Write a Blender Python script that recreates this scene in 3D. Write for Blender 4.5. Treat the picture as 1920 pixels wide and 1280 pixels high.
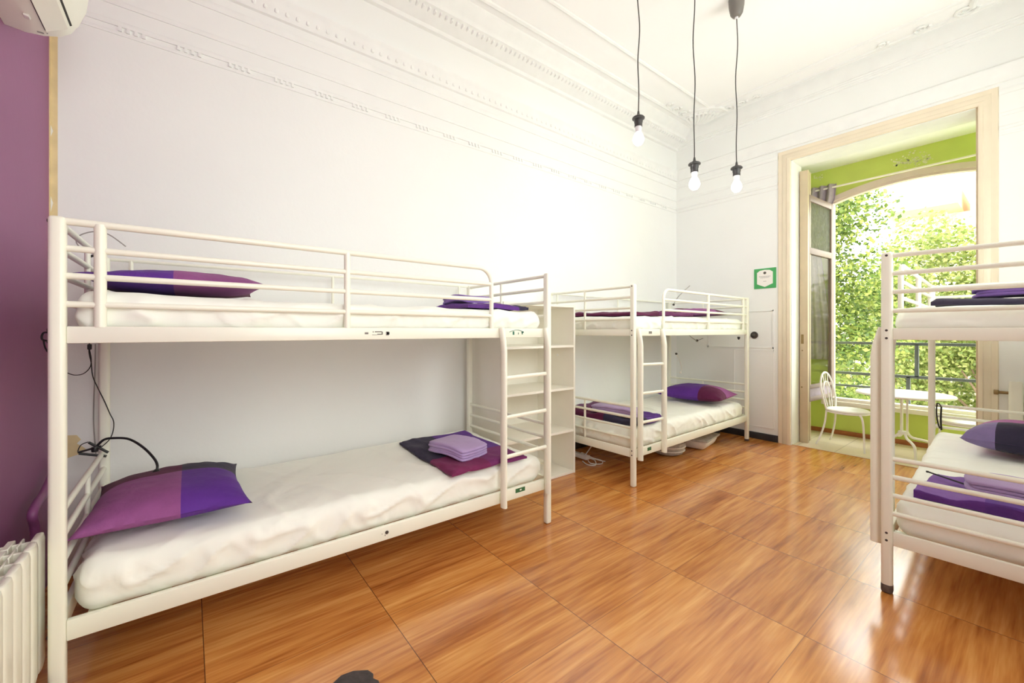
import bpy, bmesh, math, random
from mathutils import Vector, Matrix, noise

# ------------------------------------------------------------------ camera, sky, sun, exposure
for _o in list(bpy.data.objects):
    bpy.data.objects.remove(_o)
SC = bpy.context.scene
COL = SC.collection
F_PX, YAW, HY, CAMZ = 776.0, math.radians(52.05), 620.0, 1.25

cam_d = bpy.data.cameras.new('camera')
cam = bpy.data.objects.new('camera', cam_d)
COL.objects.link(cam)
cam_d.sensor_fit = 'HORIZONTAL'
cam_d.sensor_width = 36.0
cam_d.lens = 36.0 * F_PX / 1920.0
cam_d.shift_y = -(640.0 - HY) / 1920.0
cam_d.clip_start = 0.02
cam_d.clip_end = 300
cam.location = (0, 0, CAMZ)
cam.rotation_euler = (math.radians(90), 0, YAW)
SC.camera = cam

world = bpy.data.worlds.new('sky')
SC.world = world
world.use_nodes = True
bg = world.node_tree.nodes['Background']
bg.inputs['Color'].default_value = (0.965, 0.995, 0.955, 1)
bg.inputs['Strength'].default_value = 8.5

def light(name, kind, loc, rot, energy, color=(1, 1, 1), **kw):
    d = bpy.data.lights.new(name, kind)
    d.energy = energy
    d.color = color
    for k, v in kw.items():
        setattr(d, k, v)
    o = bpy.data.objects.new(name, d)
    o.location = loc
    o.rotation_euler = rot
    COL.objects.link(o)
    return o

light('sun', 'SUN', (0, -5, 12), (math.radians(38), 0, math.radians(-25)), 2.2, (1, 0.95, 0.85), angle=0.02)
# portals only guide sky sampling: gallery window, plus the two added right-wall windows
def portal(name, loc, rot, sx, sy):
    o = light(name, 'AREA', loc, rot, 1.0, shape='RECTANGLE', size=sx, size_y=sy)
    o.data.cycles.is_portal = True
portal('portal_gallery', (-0.87, 6.34, 1.7), (math.radians(-90), 0, 0), 1.6, 2.7)
portal('portal_near', (0.84, 0.60, 1.90), (0, math.radians(90), 0), 2.0, 1.2)
portal('portal_side', (0.84, 3.40, 2.325), (0, math.radians(90), 0), 2.05, 1.3)

SC.view_settings.view_transform = 'Standard'
SC.view_settings.look = 'None'
SC.view_settings.gamma = 1.0
SC.view_settings.use_curve_mapping = False
SC.view_settings.exposure = 0.08
SC.cycles.max_bounces = 14
SC.cycles.diffuse_bounces = 10
SC.cycles.transparent_max_bounces = 24
SC.cycles.use_denoising = True
SC.cycles.sample_clamp_indirect = 8.0

random.seed(7)
PI = math.pi
V = Vector
BULB_W = 6.0

# ------------------------------------------------------------------ materials
def lin(*c):
    return tuple(((v / 255) / 12.92 if v / 255 <= 0.04045 else ((v / 255 + 0.055) / 1.055) ** 2.4) for v in c) + (1,)

class N:
    def __init__(s, name):
        s.m = bpy.data.materials.new(name)
        s.m.use_nodes = True
        s.t = s.m.node_tree
        s.b = s.t.nodes['Principled BSDF']
        s.o = s.t.nodes['Material Output']
    def n(s, typ, **kw):
        x = s.t.nodes.new(typ)
        for k, v in kw.items():
            setattr(x, k, v)
        return x
    def l(s, a, b):
        s.t.links.new(a, b)
    def math(s, op, a, b=None, c=None):
        x = s.n('ShaderNodeMath', operation=op)
        for i, v in enumerate((a, b, c)):
            if v is None:
                continue
            if isinstance(v, (int, float)):
                x.inputs[i].default_value = v
            else:
                s.l(v, x.inputs[i])
        return x.outputs[0]
    def mix(s, fac, a, b, blend='MIX'):
        x = s.n('ShaderNodeMix', data_type='RGBA', blend_type=blend)
        for k, v in ((0, fac), (6, a), (7, b)):
            if isinstance(v, (int, float)):
                x.inputs[k].default_value = v
            elif isinstance(v, tuple):
                x.inputs[k].default_value = v
            else:
                s.l(v, x.inputs[k])
        return x.outputs[2]
    def coord(s, scale=(1, 1, 1), kind='Object'):
        tc = s.n('ShaderNodeTexCoord')
        mp = s.n('ShaderNodeMapping')
        mp.inputs['Scale'].default_value = scale
        s.l(tc.outputs[kind], mp.inputs['Vector'])
        return mp.outputs[0]
    def noise(s, vec, scale, detail=3, rough=0.5, dist=0.0):
        x = s.n('ShaderNodeTexNoise')
        x.inputs['Scale'].default_value = scale
        x.inputs['Detail'].default_value = detail
        x.inputs['Roughness'].default_value = rough
        x.inputs['Distortion'].default_value = dist
        if vec is not None:
            s.l(vec, x.inputs['Vector'])
        return x.outputs[0]
    def ramp(s, fac, stops):
        x = s.n('ShaderNodeValToRGB')
        e = x.color_ramp.elements
        while len(e) < len(stops):
            e.new(0.5)
        for i, (p, c) in enumerate(stops):
            e[i].position = p
            e[i].color = c
        s.l(fac, x.inputs[0])
        return x.outputs[0]
    def bump(s, h, strength=0.2, dist=0.01):
        x = s.n('ShaderNodeBump')
        x.inputs['Strength'].default_value = strength
        x.inputs['Distance'].default_value = dist
        s.l(h, x.inputs['Height'])
        s.l(x.outputs[0], s.b.inputs['Normal'])
    def base(s, v):
        if isinstance(v, tuple):
            s.b.inputs['Base Color'].default_value = v
        else:
            s.l(v, s.b.inputs['Base Color'])
    def p(s, **kw):
        for k, v in kw.items():
            s.b.inputs[k.replace('_', ' ')].default_value = v

def plain(name, c, rough=0.5, var=0.04, nscale=12, bump=0.0, bscale=60, metal=0.0, spec=None):
    m = N(name)
    co = m.coord()
    f = m.noise(co, nscale, 4)
    lo = tuple(max(0, v * (1 - var)) for v in c[:3]) + (1,)
    hi = tuple(min(1, v * (1 + var)) for v in c[:3]) + (1,)
    m.base(m.ramp(f, [(0.3, lo), (0.7, hi)]))
    m.p(Roughness=rough, Metallic=metal)
    if spec is not None:
        m.b.inputs['Specular IOR Level'].default_value = spec
    if bump:
        m.bump(m.noise(co, bscale, 4), bump, 0.005)
    return m.m

M = {}
M['wall'] = plain('white_plaster', (0.852, 0.868, 0.85, 1), 0.75, 0.015, 1.5, 0.18, 28)
M['ceil'] = plain('ceiling_white', (0.94, 0.95, 0.945, 1), 0.8, 0.01, 2)
M['mould'] = plain('moulding_white', (0.852, 0.868, 0.85, 1), 0.6, 0.02, 10)
M['purple'] = plain('purple_paint', (0.29, 0.10, 0.225, 1), 0.55, 0.06, 1.2, 0.12, 24)
M['purple_pipe'] = plain('purple_pipe_paint', (0.30, 0.09, 0.25, 1), 0.35, 0.05, 8)
M['strip'] = plain('bare_yellow_plaster', lin(226, 208, 160), 0.8, 0.08, 14, 0.2, 40)
M['bed'] = plain('cream_bed_paint', lin(240, 241, 226), 0.32, 0.012, 5)
M['casing'] = plain('cream_door_paint', lin(232, 220, 196), 0.4, 0.03, 7)
M['leafdoor'] = plain('tan_door_paint', lin(205, 188, 160), 0.4, 0.04, 9)
M['black'] = plain('black_plastic', (0.012, 0.012, 0.013, 1), 0.35, 0.1)
M['blackmatte'] = plain('black_skirting', (0.03, 0.029, 0.03, 1), 0.45, 0.2)
M['grey_cable'] = plain('grey_cable', (0.33, 0.32, 0.30, 1), 0.5, 0.1)
M['white_plastic'] = plain('white_plastic', (0.82, 0.81, 0.77, 1), 0.35, 0.01)
M['ac'] = plain('ac_plastic', lin(242, 242, 230), 0.35, 0.01)
M['ac_dark'] = plain('ac_slot', (0.02, 0.018, 0.015, 1), 0.6, 0.1)
M['radiator'] = plain('radiator_enamel', lin(236, 236, 222), 0.3, 0.01)
M['shelf'] = plain('white_laminate', lin(240, 238, 228), 0.35, 0.01)
M['hole'] = plain('dark_screw', (0.05, 0.04, 0.035, 1), 0.5, 0.2)
M['rust'] = plain('worn_dark_foot', (0.10, 0.075, 0.06, 1), 0.6, 0.4, 60)
M['green'] = plain('lime_green_wall', (0.56, 0.66, 0.14, 1), 0.6, 0.06, 3)
M['green_peel'] = plain('peeled_paint', lin(226, 226, 190), 0.8, 0.1, 20)
M['gal_tile'] = plain('beige_gallery_tile', lin(222, 208, 186), 0.35, 0.04, 5)
M['brown_skirt'] = plain('brown_skirting_tile', lin(165, 98, 55), 0.4, 0.15, 10)
M['win_frame'] = plain('mauve_window_paint', lin(214, 198, 186), 0.45, 0.04, 8)
M['sill'] = plain('white_sill', lin(238, 232, 222), 0.45, 0.03, 8)
M['rail'] = plain('dark_railing', lin(92, 98, 100), 0.5, 0.1)
M['chair'] = plain('white_metal', lin(244, 243, 240), 0.3, 0.01)
M['casement'] = plain('mauve_casement_paint', lin(135, 116, 108), 0.45, 0.04, 8)
M['curtain'] = plain('mauve_grey_fabric', lin(165, 152, 165), 0.85, 0.08, 30)
M['trunk'] = plain('bark', lin(110, 90, 70), 0.9, 0.3, 8)
M['peach'] = plain('peach_stucco', lin(228, 186, 144), 0.8, 0.03, 2)
M['facade'] = plain('pale_facade', lin(205, 200, 190), 0.8, 0.03, 1)
M['ground'] = plain('street_ground', lin(200, 196, 186), 0.9, 0.1, 0.6)
M['basket'] = plain('grey_basket', lin(176, 172, 164), 0.7, 0.25, 30, 0.4, 60)
M['basket_white'] = plain('white_cloth_plain', lin(232, 228, 220), 0.8, 0.05, 20)
M['dark_case'] = plain('dark_case', lin(60, 66, 62), 0.6, 0.1)
M['dgreen'] = plain('sign_green', lin(70, 165, 95), 0.6, 0.03)
M['sign_white'] = plain('sign_white', lin(240, 238, 232), 0.6, 0.01)
M['ink'] = plain('grey_ink', lin(120, 118, 112), 0.6, 0.05)
M['ink_dark'] = plain('dark_ink', lin(78, 74, 66), 0.6, 0.05)
M['ink_teal'] = plain('teal_ink', lin(40, 110, 90), 0.6, 0.05)
M['green_label'] = plain('green_label', lin(52, 104, 62), 0.5, 0.2, 60)
M['brass'] = plain('dull_brass', lin(150, 128, 90), 0.35, 0.1, metal=0.8)
M['cup'] = plain('grey_lamp_cup', lin(120, 116, 110), 0.4, 0.05)
M['socket'] = plain('lamp_socket', (0.035, 0.033, 0.032, 1), 0.4, 0.1)
M['cable_dark'] = plain('lamp_cable', (0.03, 0.028, 0.026, 1), 0.5, 0.1)
M['bare'] = plain('bare_subfloor', (0.055, 0.045, 0.045, 1), 0.6, 0.3, 30, 0.3, 80)

def fabric(name, c, var=0.08):
    m = N(name)
    co = m.coord()
    f = m.noise(co, 5, 5, 0.6)
    lo = tuple(v * (1 - var) for v in c[:3]) + (1,)
    hi = tuple(min(1, v * (1 + var)) for v in c[:3]) + (1,)
    m.base(m.ramp(f, [(0.3, lo), (0.7, hi)]))
    m.p(Roughness=0.85)
    m.b.inputs['Sheen Weight'].default_value = 0.15
    m.bump(m.noise(m.coord((1, 1, 1)), 420, 2), 0.12, 0.002)
    return m.m

def sheet_mat():
    m = N('white_cotton_sheet')
    co = m.coord((2.6, 1.5, 1.6))
    n1 = m.noise(co, 3.0, 2, 0.45, 1.2)
    m.base(lin(244, 246, 238))
    m.p(Roughness=0.8)
    m.b.inputs['Sheen Weight'].default_value = 0.2
    m.bump(n1, 0.4, 0.02)
    return m.m
M['sheet'] = sheet_mat()

PINK, VIOLET, MAROON, NAVY, LAV = (0.32, 0.095, 0.29, 1), (0.125, 0.035, 0.32, 1), (0.115, 0.012, 0.06, 1), (0.036, 0.03, 0.065, 1), (0.44, 0.32, 0.58, 1)
M['lav'] = fabric('lavender_towelling', LAV)
M['lav_dark'] = fabric('violet_towelling', (0.22, 0.12, 0.42, 1))
M['navyf'] = fabric('dark_navy_cloth', (0.03, 0.022, 0.05, 1))

def quad(name, c00, c10, c01, c11, sx=0.0, sy=0.0):
    """four colour blocks: 0/1 by object x < / > sx, then by object y < / > sy"""
    m = N(name)
    tc = m.n('ShaderNodeTexCoord')
    sp = m.n('ShaderNodeSeparateXYZ')
    m.l(tc.outputs['Object'], sp.inputs[0])
    fx = m.math('GREATER_THAN', sp.outputs[0], sx)
    fy = m.math('GREATER_THAN', sp.outputs[1], sy)
    a = m.mix(fx, c00, c10)
    b = m.mix(fx, c01, c11)
    c = m.mix(fy, a, b)
    f = m.noise(m.coord((2, 2, 2)), 7, 5, 0.6)
    g = m.ramp(f, [(0.3, (0.82, 0.82, 0.82, 1)), (0.7, (1, 1, 1, 1))])
    m.base(m.mix(1.0, c, g, 'MULTIPLY'))
    m.p(Roughness=0.75)
    m.b.inputs['Sheen Weight'].default_value = 0.03
    m.b.inputs['Specular IOR Level'].default_value = 0.25
    m.bump(m.noise(m.coord((1, 1, 1)), 12, 5, 0.6, 0.8), 0.35, 0.012)
    return m.m

def floor_mat():
    m = N('laminate_tile_floor')
    tc = m.n('ShaderNodeTexCoord')
    sp = m.n('ShaderNodeSeparateXYZ')
    m.l(tc.outputs['Object'], sp.inputs[0])
    TX, TY = 0.583, 0.648
    ux = m.math('DIVIDE', m.math('ADD', sp.outputs[0], 0.60 + TX * 20), TX)
    uy = m.math('DIVIDE', m.math('ADD', sp.outputs[1], -0.045 + TY * 20), TY)
    ix, iy = m.math('FLOOR', ux), m.math('FLOOR', uy)
    fx, fy = m.math('FRACT', ux), m.math('FRACT', uy)
    idc = m.n('ShaderNodeCombineXYZ')
    m.l(ix, idc.inputs[0]); m.l(iy, idc.inputs[1])
    wn = m.n('ShaderNodeTexWhiteNoise', noise_dimensions='3D')
    m.l(idc.outputs[0], wn.inputs['Vector'])
    # grain runs along y, every tile shifted
    gx = m.math('MULTIPLY_ADD', wn.outputs['Value'], 13.0, sp.outputs[0])
    gy = m.math('MULTIPLY_ADD', wn.outputs['Value'], 31.0, sp.outputs[1])
    gv = m.n('ShaderNodeCombineXYZ')
    m.l(m.math('MULTIPLY', gx, 11.0), gv.inputs[0])
    m.l(m.math('MULTIPLY', gy, 0.9), gv.inputs[1])
    g1 = m.noise(gv.outputs[0], 1.6, 4, 0.58, 0.3)
    gv2 = m.n('ShaderNodeCombineXYZ')
    m.l(m.math('MULTIPLY', gx, 42.0), gv2.inputs[0])
    m.l(m.math('MULTIPLY', gy, 2.2), gv2.inputs[1])
    g2 = m.noise(gv2.outputs[0], 1.5, 2, 0.5, 0.0)
    # soft plank bands inside a tile
    band = m.n('ShaderNodeTexWhiteNoise', noise_dimensions='2D')
    bc = m.n('ShaderNodeCombineXYZ')
    m.l(m.math('FLOOR', m.math('MULTIPLY', fx, 5.0)), bc.inputs[0])
    m.l(m.math('MULTIPLY_ADD', ix, 7.0, m.math('MULTIPLY', iy, 3.0)), bc.inputs[1])
    m.l(bc.outputs[0], band.inputs['Vector'])
    f = m.math('ADD', m.math('MULTIPLY', g1, 0.62), m.math('MULTIPLY', g2, 0.38))
    f = m.math('ADD', f, m.math('MULTIPLY_ADD', band.outputs['Value'], 0.12, -0.06))
    col = m.ramp(f, [(0.30, (0.28, 0.080, 0.016, 1)), (0.42, (0.46, 0.160, 0.034, 1)), (0.54, (0.60, 0.245, 0.058, 1)), (0.70, (0.76, 0.38, 0.11, 1))])
    # joints: dark across, fine along
    ey = m.math('LESS_THAN', m.math('MINIMUM', fy, m.math('SUBTRACT', 1.0, fy)), 0.0026)
    ex = m.math('LESS_THAN', m.math('MINIMUM', fx, m.math('SUBTRACT', 1.0, fx)), 0.0028)
    col = m.mix(m.math('MULTIPLY', ex, 0.6), col, (0.14, 0.045, 0.02, 1))
    col = m.mix(m.math('MULTIPLY', ey, 0.85), col, (0.06, 0.022, 0.012, 1))
    m.base(col)
    m.p(Roughness=0.18)
    m.b.inputs['Specular IOR Level'].default_value = 0.85
    m.b.inputs['IOR'].default_value = 1.6
    wob = m.noise(m.coord(), 1.3, 2)
    return m.m
M['floor'] = floor_mat()

def wood_edge():
    m = N('gallery_floor_tiles')
    tc = m.n('ShaderNodeTexCoord')
    br = m.n('ShaderNodeTexBrick')
    br.offset = 0.0
    br.inputs['Scale'].default_value = 1.0
    br.inputs['Brick Width'].default_value = 0.33
    br.inputs['Row Height'].default_value = 0.33
    br.inputs['Mortar Size'].default_value = 0.004
    br.inputs['Color1'].default_value = lin(228, 214, 190)
    br.inputs['Color2'].default_value = lin(220, 206, 184)
    br.inputs['Mortar'].default_value = lin(180, 165, 145)
    m.l(tc.outputs['Object'], br.inputs['Vector'])
    m.base(br.outputs[0])
    m.p(Roughness=0.3)
    return m.m
M['gal_floor'] = wood_edge()

def glass_mat(name, textured):
    m = N(name)
    gl = m.n('ShaderNodeBsdfGlass' if False else 'ShaderNodeBsdfTransparent')
    gl.inputs[0].default_value = (0.93, 0.94, 0.92, 1)
    gs = m.n('ShaderNodeBsdfGlossy')
    gs.inputs['Roughness'].default_value = 0.05
    mx = m.n('ShaderNodeMixShader')
    if textured:
        tr = m.n('ShaderNodeBsdfTranslucent')
        tr.inputs[0].default_value = (0.75, 0.76, 0.72, 1)
        bp = m.n('ShaderNodeBump')
        bp.inputs['Strength'].default_value = 1.0
        bp.inputs['Distance'].default_value = 0.02
        m.l(m.noise(m.coord((3, 3, 1)), 14, 3, 0.6, 1.5), bp.inputs['Height'])
        m.l(bp.outputs[0], tr.inputs['Normal'])
        m.l(bp.outputs[0], gs.inputs['Normal'])
        m2 = m.n('ShaderNodeMixShader')
        m.l(m.ramp(m.noise(m.coord((4, 4, 1.2)), 12, 3, 0.6, 1.0), [(0.35, (0.45, 0.45, 0.45, 1)), (0.65, (0.9, 0.9, 0.9, 1))]), m2.inputs[0])
        m.l(gl.outputs[0], m2.inputs[1])
        m.l(tr.outputs[0], m2.inputs[2])
        first = m2
    else:
        first = gl
    mx.inputs[0].default_value = 0.08
    m.l(first.outputs[0], mx.inputs[1])
    m.l(gs.outputs[0], mx.inputs[2])
    m.l(mx.outputs[0], m.o.inputs[0])
    return m.m
M['glass'] = glass_mat('clear_pane', False)
M['frost'] = glass_mat('ribbed_pane', True)

def leaf_mat(name, a, b, c):
    m = N(name)
    geo = m.n('ShaderNodeNewGeometry')
    col = m.ramp(geo.outputs['Random Per Island'], [(0.1, a), (0.5, b), (0.95, c)])
    m.base(col)
    m.p(Roughness=0.5)
    tr = m.n('ShaderNodeBsdfTranslucent')
    m.l(col, tr.inputs[0])
    mx = m.n('ShaderNodeMixShader')
    mx.inputs[0].default_value = 0.45
    m.l(m.b.outputs[0], mx.inputs[1])
    m.l(tr.outputs[0], mx.inputs[2])
    m.l(mx.outputs[0], m.o.inputs[0])
    return m.m
M['leaf1'] = leaf_mat('tree_leaves_deep', (0.06, 0.105, 0.02, 1), (0.14, 0.20, 0.035, 1), (0.33, 0.37, 0.08, 1))
M['leaf2'] = leaf_mat('tree_leaves_light', (0.13, 0.18, 0.035, 1), (0.27, 0.32, 0.08, 1), (0.46, 0.47, 0.17, 1))

def bulb_mat():
    m = N('lit_bulb')
    m.base((0.9, 0.9, 0.88, 1))
    m.b.inputs['Emission Color'].default_value = (1, 0.95, 0.88, 1)
    m.b.inputs['Emission Strength'].default_value = 2.0
    return m.m
M['bulb'] = bulb_mat()
M['bulb_neck'] = plain('bulb_collar', (0.84, 0.84, 0.86, 1), 0.35, 0.01)

# ------------------------------------------------------------------ mesh builder
class MB:
    def __init__(s, xf=None):
        s.bm = bmesh.new()
        s.xf = xf            # optional point map
    def _fix(s, verts):
        if s.xf:
            for v in verts:
                v.co = s.xf(v.co)
    def box(s, lo, hi, bev=0.0, seg=2):
        lo, hi = V(lo), V(hi)
        c = (lo + hi) / 2
        d = hi - lo
        r = bmesh.ops.create_cube(s.bm, size=1.0)
        vs = r['verts']
        for v in vs:
            v.co = V((v.co.x * d.x, v.co.y * d.y, v.co.z * d.z)) + c
        if bev > 0:
            es = list({e for v in vs for e in v.link_edges})
            rr = bmesh.ops.bevel(s.bm, geom=es, offset=bev, segments=seg, profile=0.5, affect='EDGES')
            vs = list({v for f in rr['faces'] for v in f.verts} | {v for v in vs if v.is_valid})
        s._fix(vs)
        return s
    def tube(s, pts, r, seg=12, closed=False, r2=None, cap=True):
        """round tube through points; r2: second radius for oval sections"""
        pts = [V(p) for p in pts]
        n = len(pts)
        rings = []
        up = None
        for i, p in enumerate(pts):
            if closed:
                t = (pts[(i + 1) % n] - pts[i - 1]).normalized()
            else:
                t = (pts[min(i + 1, n - 1)] - pts[max(i - 1, 0)]).normalized()
            if up is None:
                a = V((0, 0, 1)) if abs(t.z) < 0.9 else V((0, 1, 0))
                up = (a - t * a.dot(t)).normalized()
            else:
                up = (up - t * up.dot(t)).normalized()
            sd = t.cross(up).normalized()
            rr = r[i] if isinstance(r, (list, tuple)) else r
            rb = rr if r2 is None else r2
            ring = []
            for k in range(seg):
                an = 2 * PI * k / seg
                co = p + sd * (math.cos(an) * rr) + up * (math.sin(an) * rb)
                ring.append(s.bm.verts.new(s.xf(co) if s.xf else co))
            rings.append(ring)
        m = n if closed else n - 1
        for i in range(m):
            a, b = rings[i], rings[(i + 1) % n]
            for k in range(seg):
                s.bm.faces.new((a[k], a[(k + 1) % seg], b[(k + 1) % seg], b[k]))
        if cap and not closed:
            s.bm.faces.new(rings[0][::-1])
            s.bm.faces.new(rings[-1])
        return s
    def lathe(s, c, prof, seg=24, axis='z'):
        c = V(c)
        rings = []
        for (r, h) in prof:
            ring = []
            for k in range(seg):
                an = 2 * PI * k / seg
                x, y = r * math.cos(an), r * math.sin(an)
                co = c + (V((x, y, h)) if axis == 'z' else V((h, x, y)) if axis == 'x' else V((x, h, y)))
                ring.append(s.bm.verts.new(s.xf(co) if s.xf else co))
            rings.append(ring)
        for a, b in zip(rings, rings[1:]):
            for k in range(seg):
                s.bm.faces.new((a[k], a[(k + 1) % seg], b[(k + 1) % seg], b[k]))
        s.bm.faces.new(rings[0][::-1])
        s.bm.faces.new(rings[-1])
        return s
    def prism(s, prof, p0, p1, au, av):
        """extrude 2D profile (u,v) along p0->p1, u along au and v along av"""
        p0, p1, au, av = V(p0), V(p1), V(au), V(av)
        ra = []
        for p in (p0, p1):
            ra.append([s.bm.verts.new(s.xf(p + au * u + av * v) if s.xf else p + au * u + av * v) for u, v in prof])
        k = len(prof)
        for i in range(k):
            s.bm.faces.new((ra[0][i], ra[0][(i + 1) % k], ra[1][(i + 1) % k], ra[1][i]))
        s.bm.faces.new(ra[0][::-1])
        s.bm.faces.new(ra[1])
        return s
    def grid(s, nu, nv, fn, closed_u=False):
        vs = [[s.bm.verts.new(s.xf(V(fn(i / nu, j / nv))) if s.xf else V(fn(i / nu, j / nv))) for j in range(nv + 1)] for i in range(nu + 1)]
        for i in range(nu):
            for j in range(nv):
                s.bm.faces.new((vs[i][j], vs[i + 1][j], vs[i + 1][j + 1], vs[i][j + 1]))
        return s
    def rbox(s, c, half, r, cuts, disp=None):
        """rounded soft box, subdivided, with a displacement function"""
        c, half = V(c), V(half)
        nx, ny, nz = cuts
        def face(fn, a, b):
            vs = [[s.bm.verts.new(fn(i / a * 2 - 1, j / b * 2 - 1)) for j in range(b + 1)] for i in range(a + 1)]
            for i in range(a):
                for j in range(b):
                    s.bm.faces.new((vs[i][j], vs[i + 1][j], vs[i + 1][j + 1], vs[i][j + 1]))
        def m(p):
            q = V((p[0] * half.x, p[1] * half.y, p[2] * half.z))
            inner = V((max(-half.x + r, min(half.x - r, q.x)), max(-half.y + r, min(half.y - r, q.y)), max(-half.z + r, min(half.z - r, q.z))))
            d = q - inner
            nrm = d.normalized() if d.length > 1e-9 else V((0, 0, 1))
            q2 = inner + nrm * min(d.length, r) if d.length > 1e-9 else q
            if disp:
                q2 = q2 + disp(q2, nrm)
            q2 = q2 + c
            return s.xf(q2) if s.xf else q2
        for sg in (-1, 1):
            face(lambda u, v: m((u, v, sg)), nx, ny)
            face(lambda u, v: m((u, sg, v)), nx, nz)
            face(lambda u, v: m((sg, u, v)), ny, nz)
        bmesh.ops.remove_doubles(s.bm, verts=s.bm.verts, dist=1e-5)
        return s
    def build(s, name, mat, parent=None, smooth=True, angle=40, loc=None, rot=None):
        bm = s.bm
        bmesh.ops.recalc_face_normals(bm, faces=bm.faces)
        if smooth:
            for f in bm.faces:
                f.smooth = True
            th = math.radians(angle)
            for e in bm.edges:
                if len(e.link_faces) == 2 and e.calc_face_angle(0) > th:
                    e.smooth = False
        me = bpy.data.meshes.new(name)
        bm.to_mesh(me)
        bm.free()
        mats = mat if isinstance(mat, list) else [mat]
        for k in mats:
            me.materials.append(M[k] if isinstance(k, str) else k)
        o = bpy.data.objects.new(name, me)
        COL.objects.link(o)
        if parent:
            o.parent = parent
        if loc is not None:
            o.location = loc
        if rot is not None:
            o.rotation_euler = rot
        return o

def tag(o, label=None, cat=None, group=None, kind=None):
    if label: o['label'] = label
    if cat: o['category'] = cat
    if group: o['group'] = group
    if kind: o['kind'] = kind
    return o

def thing(name, label, cat, loc=(0, 0, 0), rotz=0.0, group=None):
    o = bpy.data.objects.new(name, None)
    o.empty_display_size = 0.1
    o.location = loc
    o.rotation_euler = (0, 0, rotz)
    COL.objects.link(o)
    return tag(o, label, cat, group)

def struct(name, mb, mat, parent=None, **kw):
    o = mb.build(name, mat, parent, **kw)
    o['kind'] = 'structure'
    return o

def arcpts(c, r, a0, a1, n, plane):
    out = []
    for i in range(n + 1):
        a = a0 + (a1 - a0) * i / n
        u, v = r * math.cos(a), r * math.sin(a)
        out.append(plane(c[0] + u, c[1] + v))
    return out

# ------------------------------------------------------------------ room shell
XL, XR, YB, YF, ZC = -3.05, 0.72, -0.55, 5.2, 3.87
OX0, OX1, OZ = -1.697, -0.332, 3.118          # door opening to the gallery
GY = 6.2                                      # inner face of gallery front wall
GX0, GX1 = -2.15, 1.3

struct('floor', MB().box((XL - 0.2, YB - 0.2, -0.2), (XR + 0.2, YF + 0.02, 0.0)), 'floor', smooth=False)
bp = MB()
pts = [(-1.536, 0.377), (-1.565, 0.435), (-1.558, 0.475), (-1.529, 0.519), (-1.50, 0.529), (-1.48, 0.522), (-1.459, 0.534), (-1.42, 0.527), (-1.409, 0.479), (-1.455, 0.404)]
vsb = [bp.bm.verts.new((x, y, 0.0012)) for x, y in pts]
bp.bm.faces.new(vsb)
bpo = bp.build('bare_patch', 'bare', bpy.data.objects['floor'], smooth=False)
tag(bpo, 'dark bare patch where the laminate has chipped away', kind='structure')

struct('wall_left', MB().box((XL - 0.2, YB - 0.2, 0), (XL, YF + 0.4, 4.3)), 'wall', smooth=False)
struct('wall_back', MB().box((XL, YB - 0.2, 0), (XR + 0.2, YB, 4.3)), 'purple', smooth=False)
# right wall (out of frame); its two windows are added to brighten the room
mb = MB()
ADDED_WINS = ((0.0, 1.2, 0.9, 2.9), (2.75, 4.05, 1.3, 3.35))
ya_ = YB
for (a, b, c, d) in ADDED_WINS:
    mb.box((XR, ya_, 0), (XR + 0.2, a, 4.3)).box((XR, a, 0), (XR + 0.2, b, c)).box((XR, a, d), (XR + 0.2, b, 4.3))
    ya_ = b
mb.box((XR, ya_, 0), (XR + 0.2, YF + 0.4, 4.3))
struct('wall_right', mb, 'wall', smooth=False)
for i_, (a, b, c, d) in enumerate(ADDED_WINS):
    mb = MB()
    for y0_, y1_ in ((a, a + 0.05), (b - 0.05, b), ((a + b) / 2 - 0.03, (a + b) / 2 + 0.03)):
        mb.box((XR + 0.05, y0_, c), (XR + 0.1, y1_, d))
    mb.box((XR + 0.05, a, c), (XR + 0.1, b, c + 0.05)).box((XR + 0.05, a, d - 0.05), (XR + 0.1, b, d))
    struct('window_%d' % (i_ + 2), mb, 'casing', smooth=False)  # frames of the made-up windows that let in extra daylight
# far wall with the tall door opening
mb = MB()
mb.box((XL, YF, 0), (OX0, YF + 0.3, 4.3)).box((OX1, YF, 0), (XR + 0.2, YF + 0.3, 4.3)).box((OX0, YF, OZ), (OX1, YF + 0.3, 4.3))
struct('wall_far', mb, 'wall', smooth=False)
struct('ceiling', MB().box((XL - 0.2, YB - 0.2, ZC), (XR + 0.2, YF + 0.3, ZC + 0.3)), 'ceil', smooth=False)

# bare yellow strip in the corner and patch lower down (part of the left wall)
mb = MB()
rnd = random.Random(3)
prev = None
zz = 0.9
L = []
while zz < 3.0:
    w = 0.026 + rnd.uniform(-0.003, 0.003)
    if abs(zz - 1.9) < 0.03 or abs(zz - 2.24) < 0.03:
        w -= 0.012
    L.append((zz, w)); zz += 0.045
for (z0, w0), (z1, w1) in zip(L, L[1:]):
    vs = [mb.bm.verts.new(p) for p in ((XL + 0.0015, YB + 0.028 - w0, z0), (XL + 0.0015, YB + 0.028, z0), (XL + 0.0015, YB + 0.028, z1), (XL + 0.0015, YB + 0.028 - w1, z1))]
    mb.bm.faces.new(vs)
mb.box((XL + 0.001, YB - 0.0, 0.9), (XL + 0.012, YB + 0.004, 3.0))
o = struct('trim_1', mb, 'strip', smooth=False)
tag(o, 'ragged yellow strip of bare plaster between purple and white wall')
mb = MB()
pp = [(-0.50, 0.72), (-0.455, 0.715), (-0.44, 0.69), (-0.455, 0.672), (-0.43, 0.648), (-0.418, 0.632), (-0.44, 0.618), (-0.50, 0.60)]
mb.bm.faces.new([mb.bm.verts.new((XL + 0.0015, y, z)) for y, z in pp])
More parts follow.
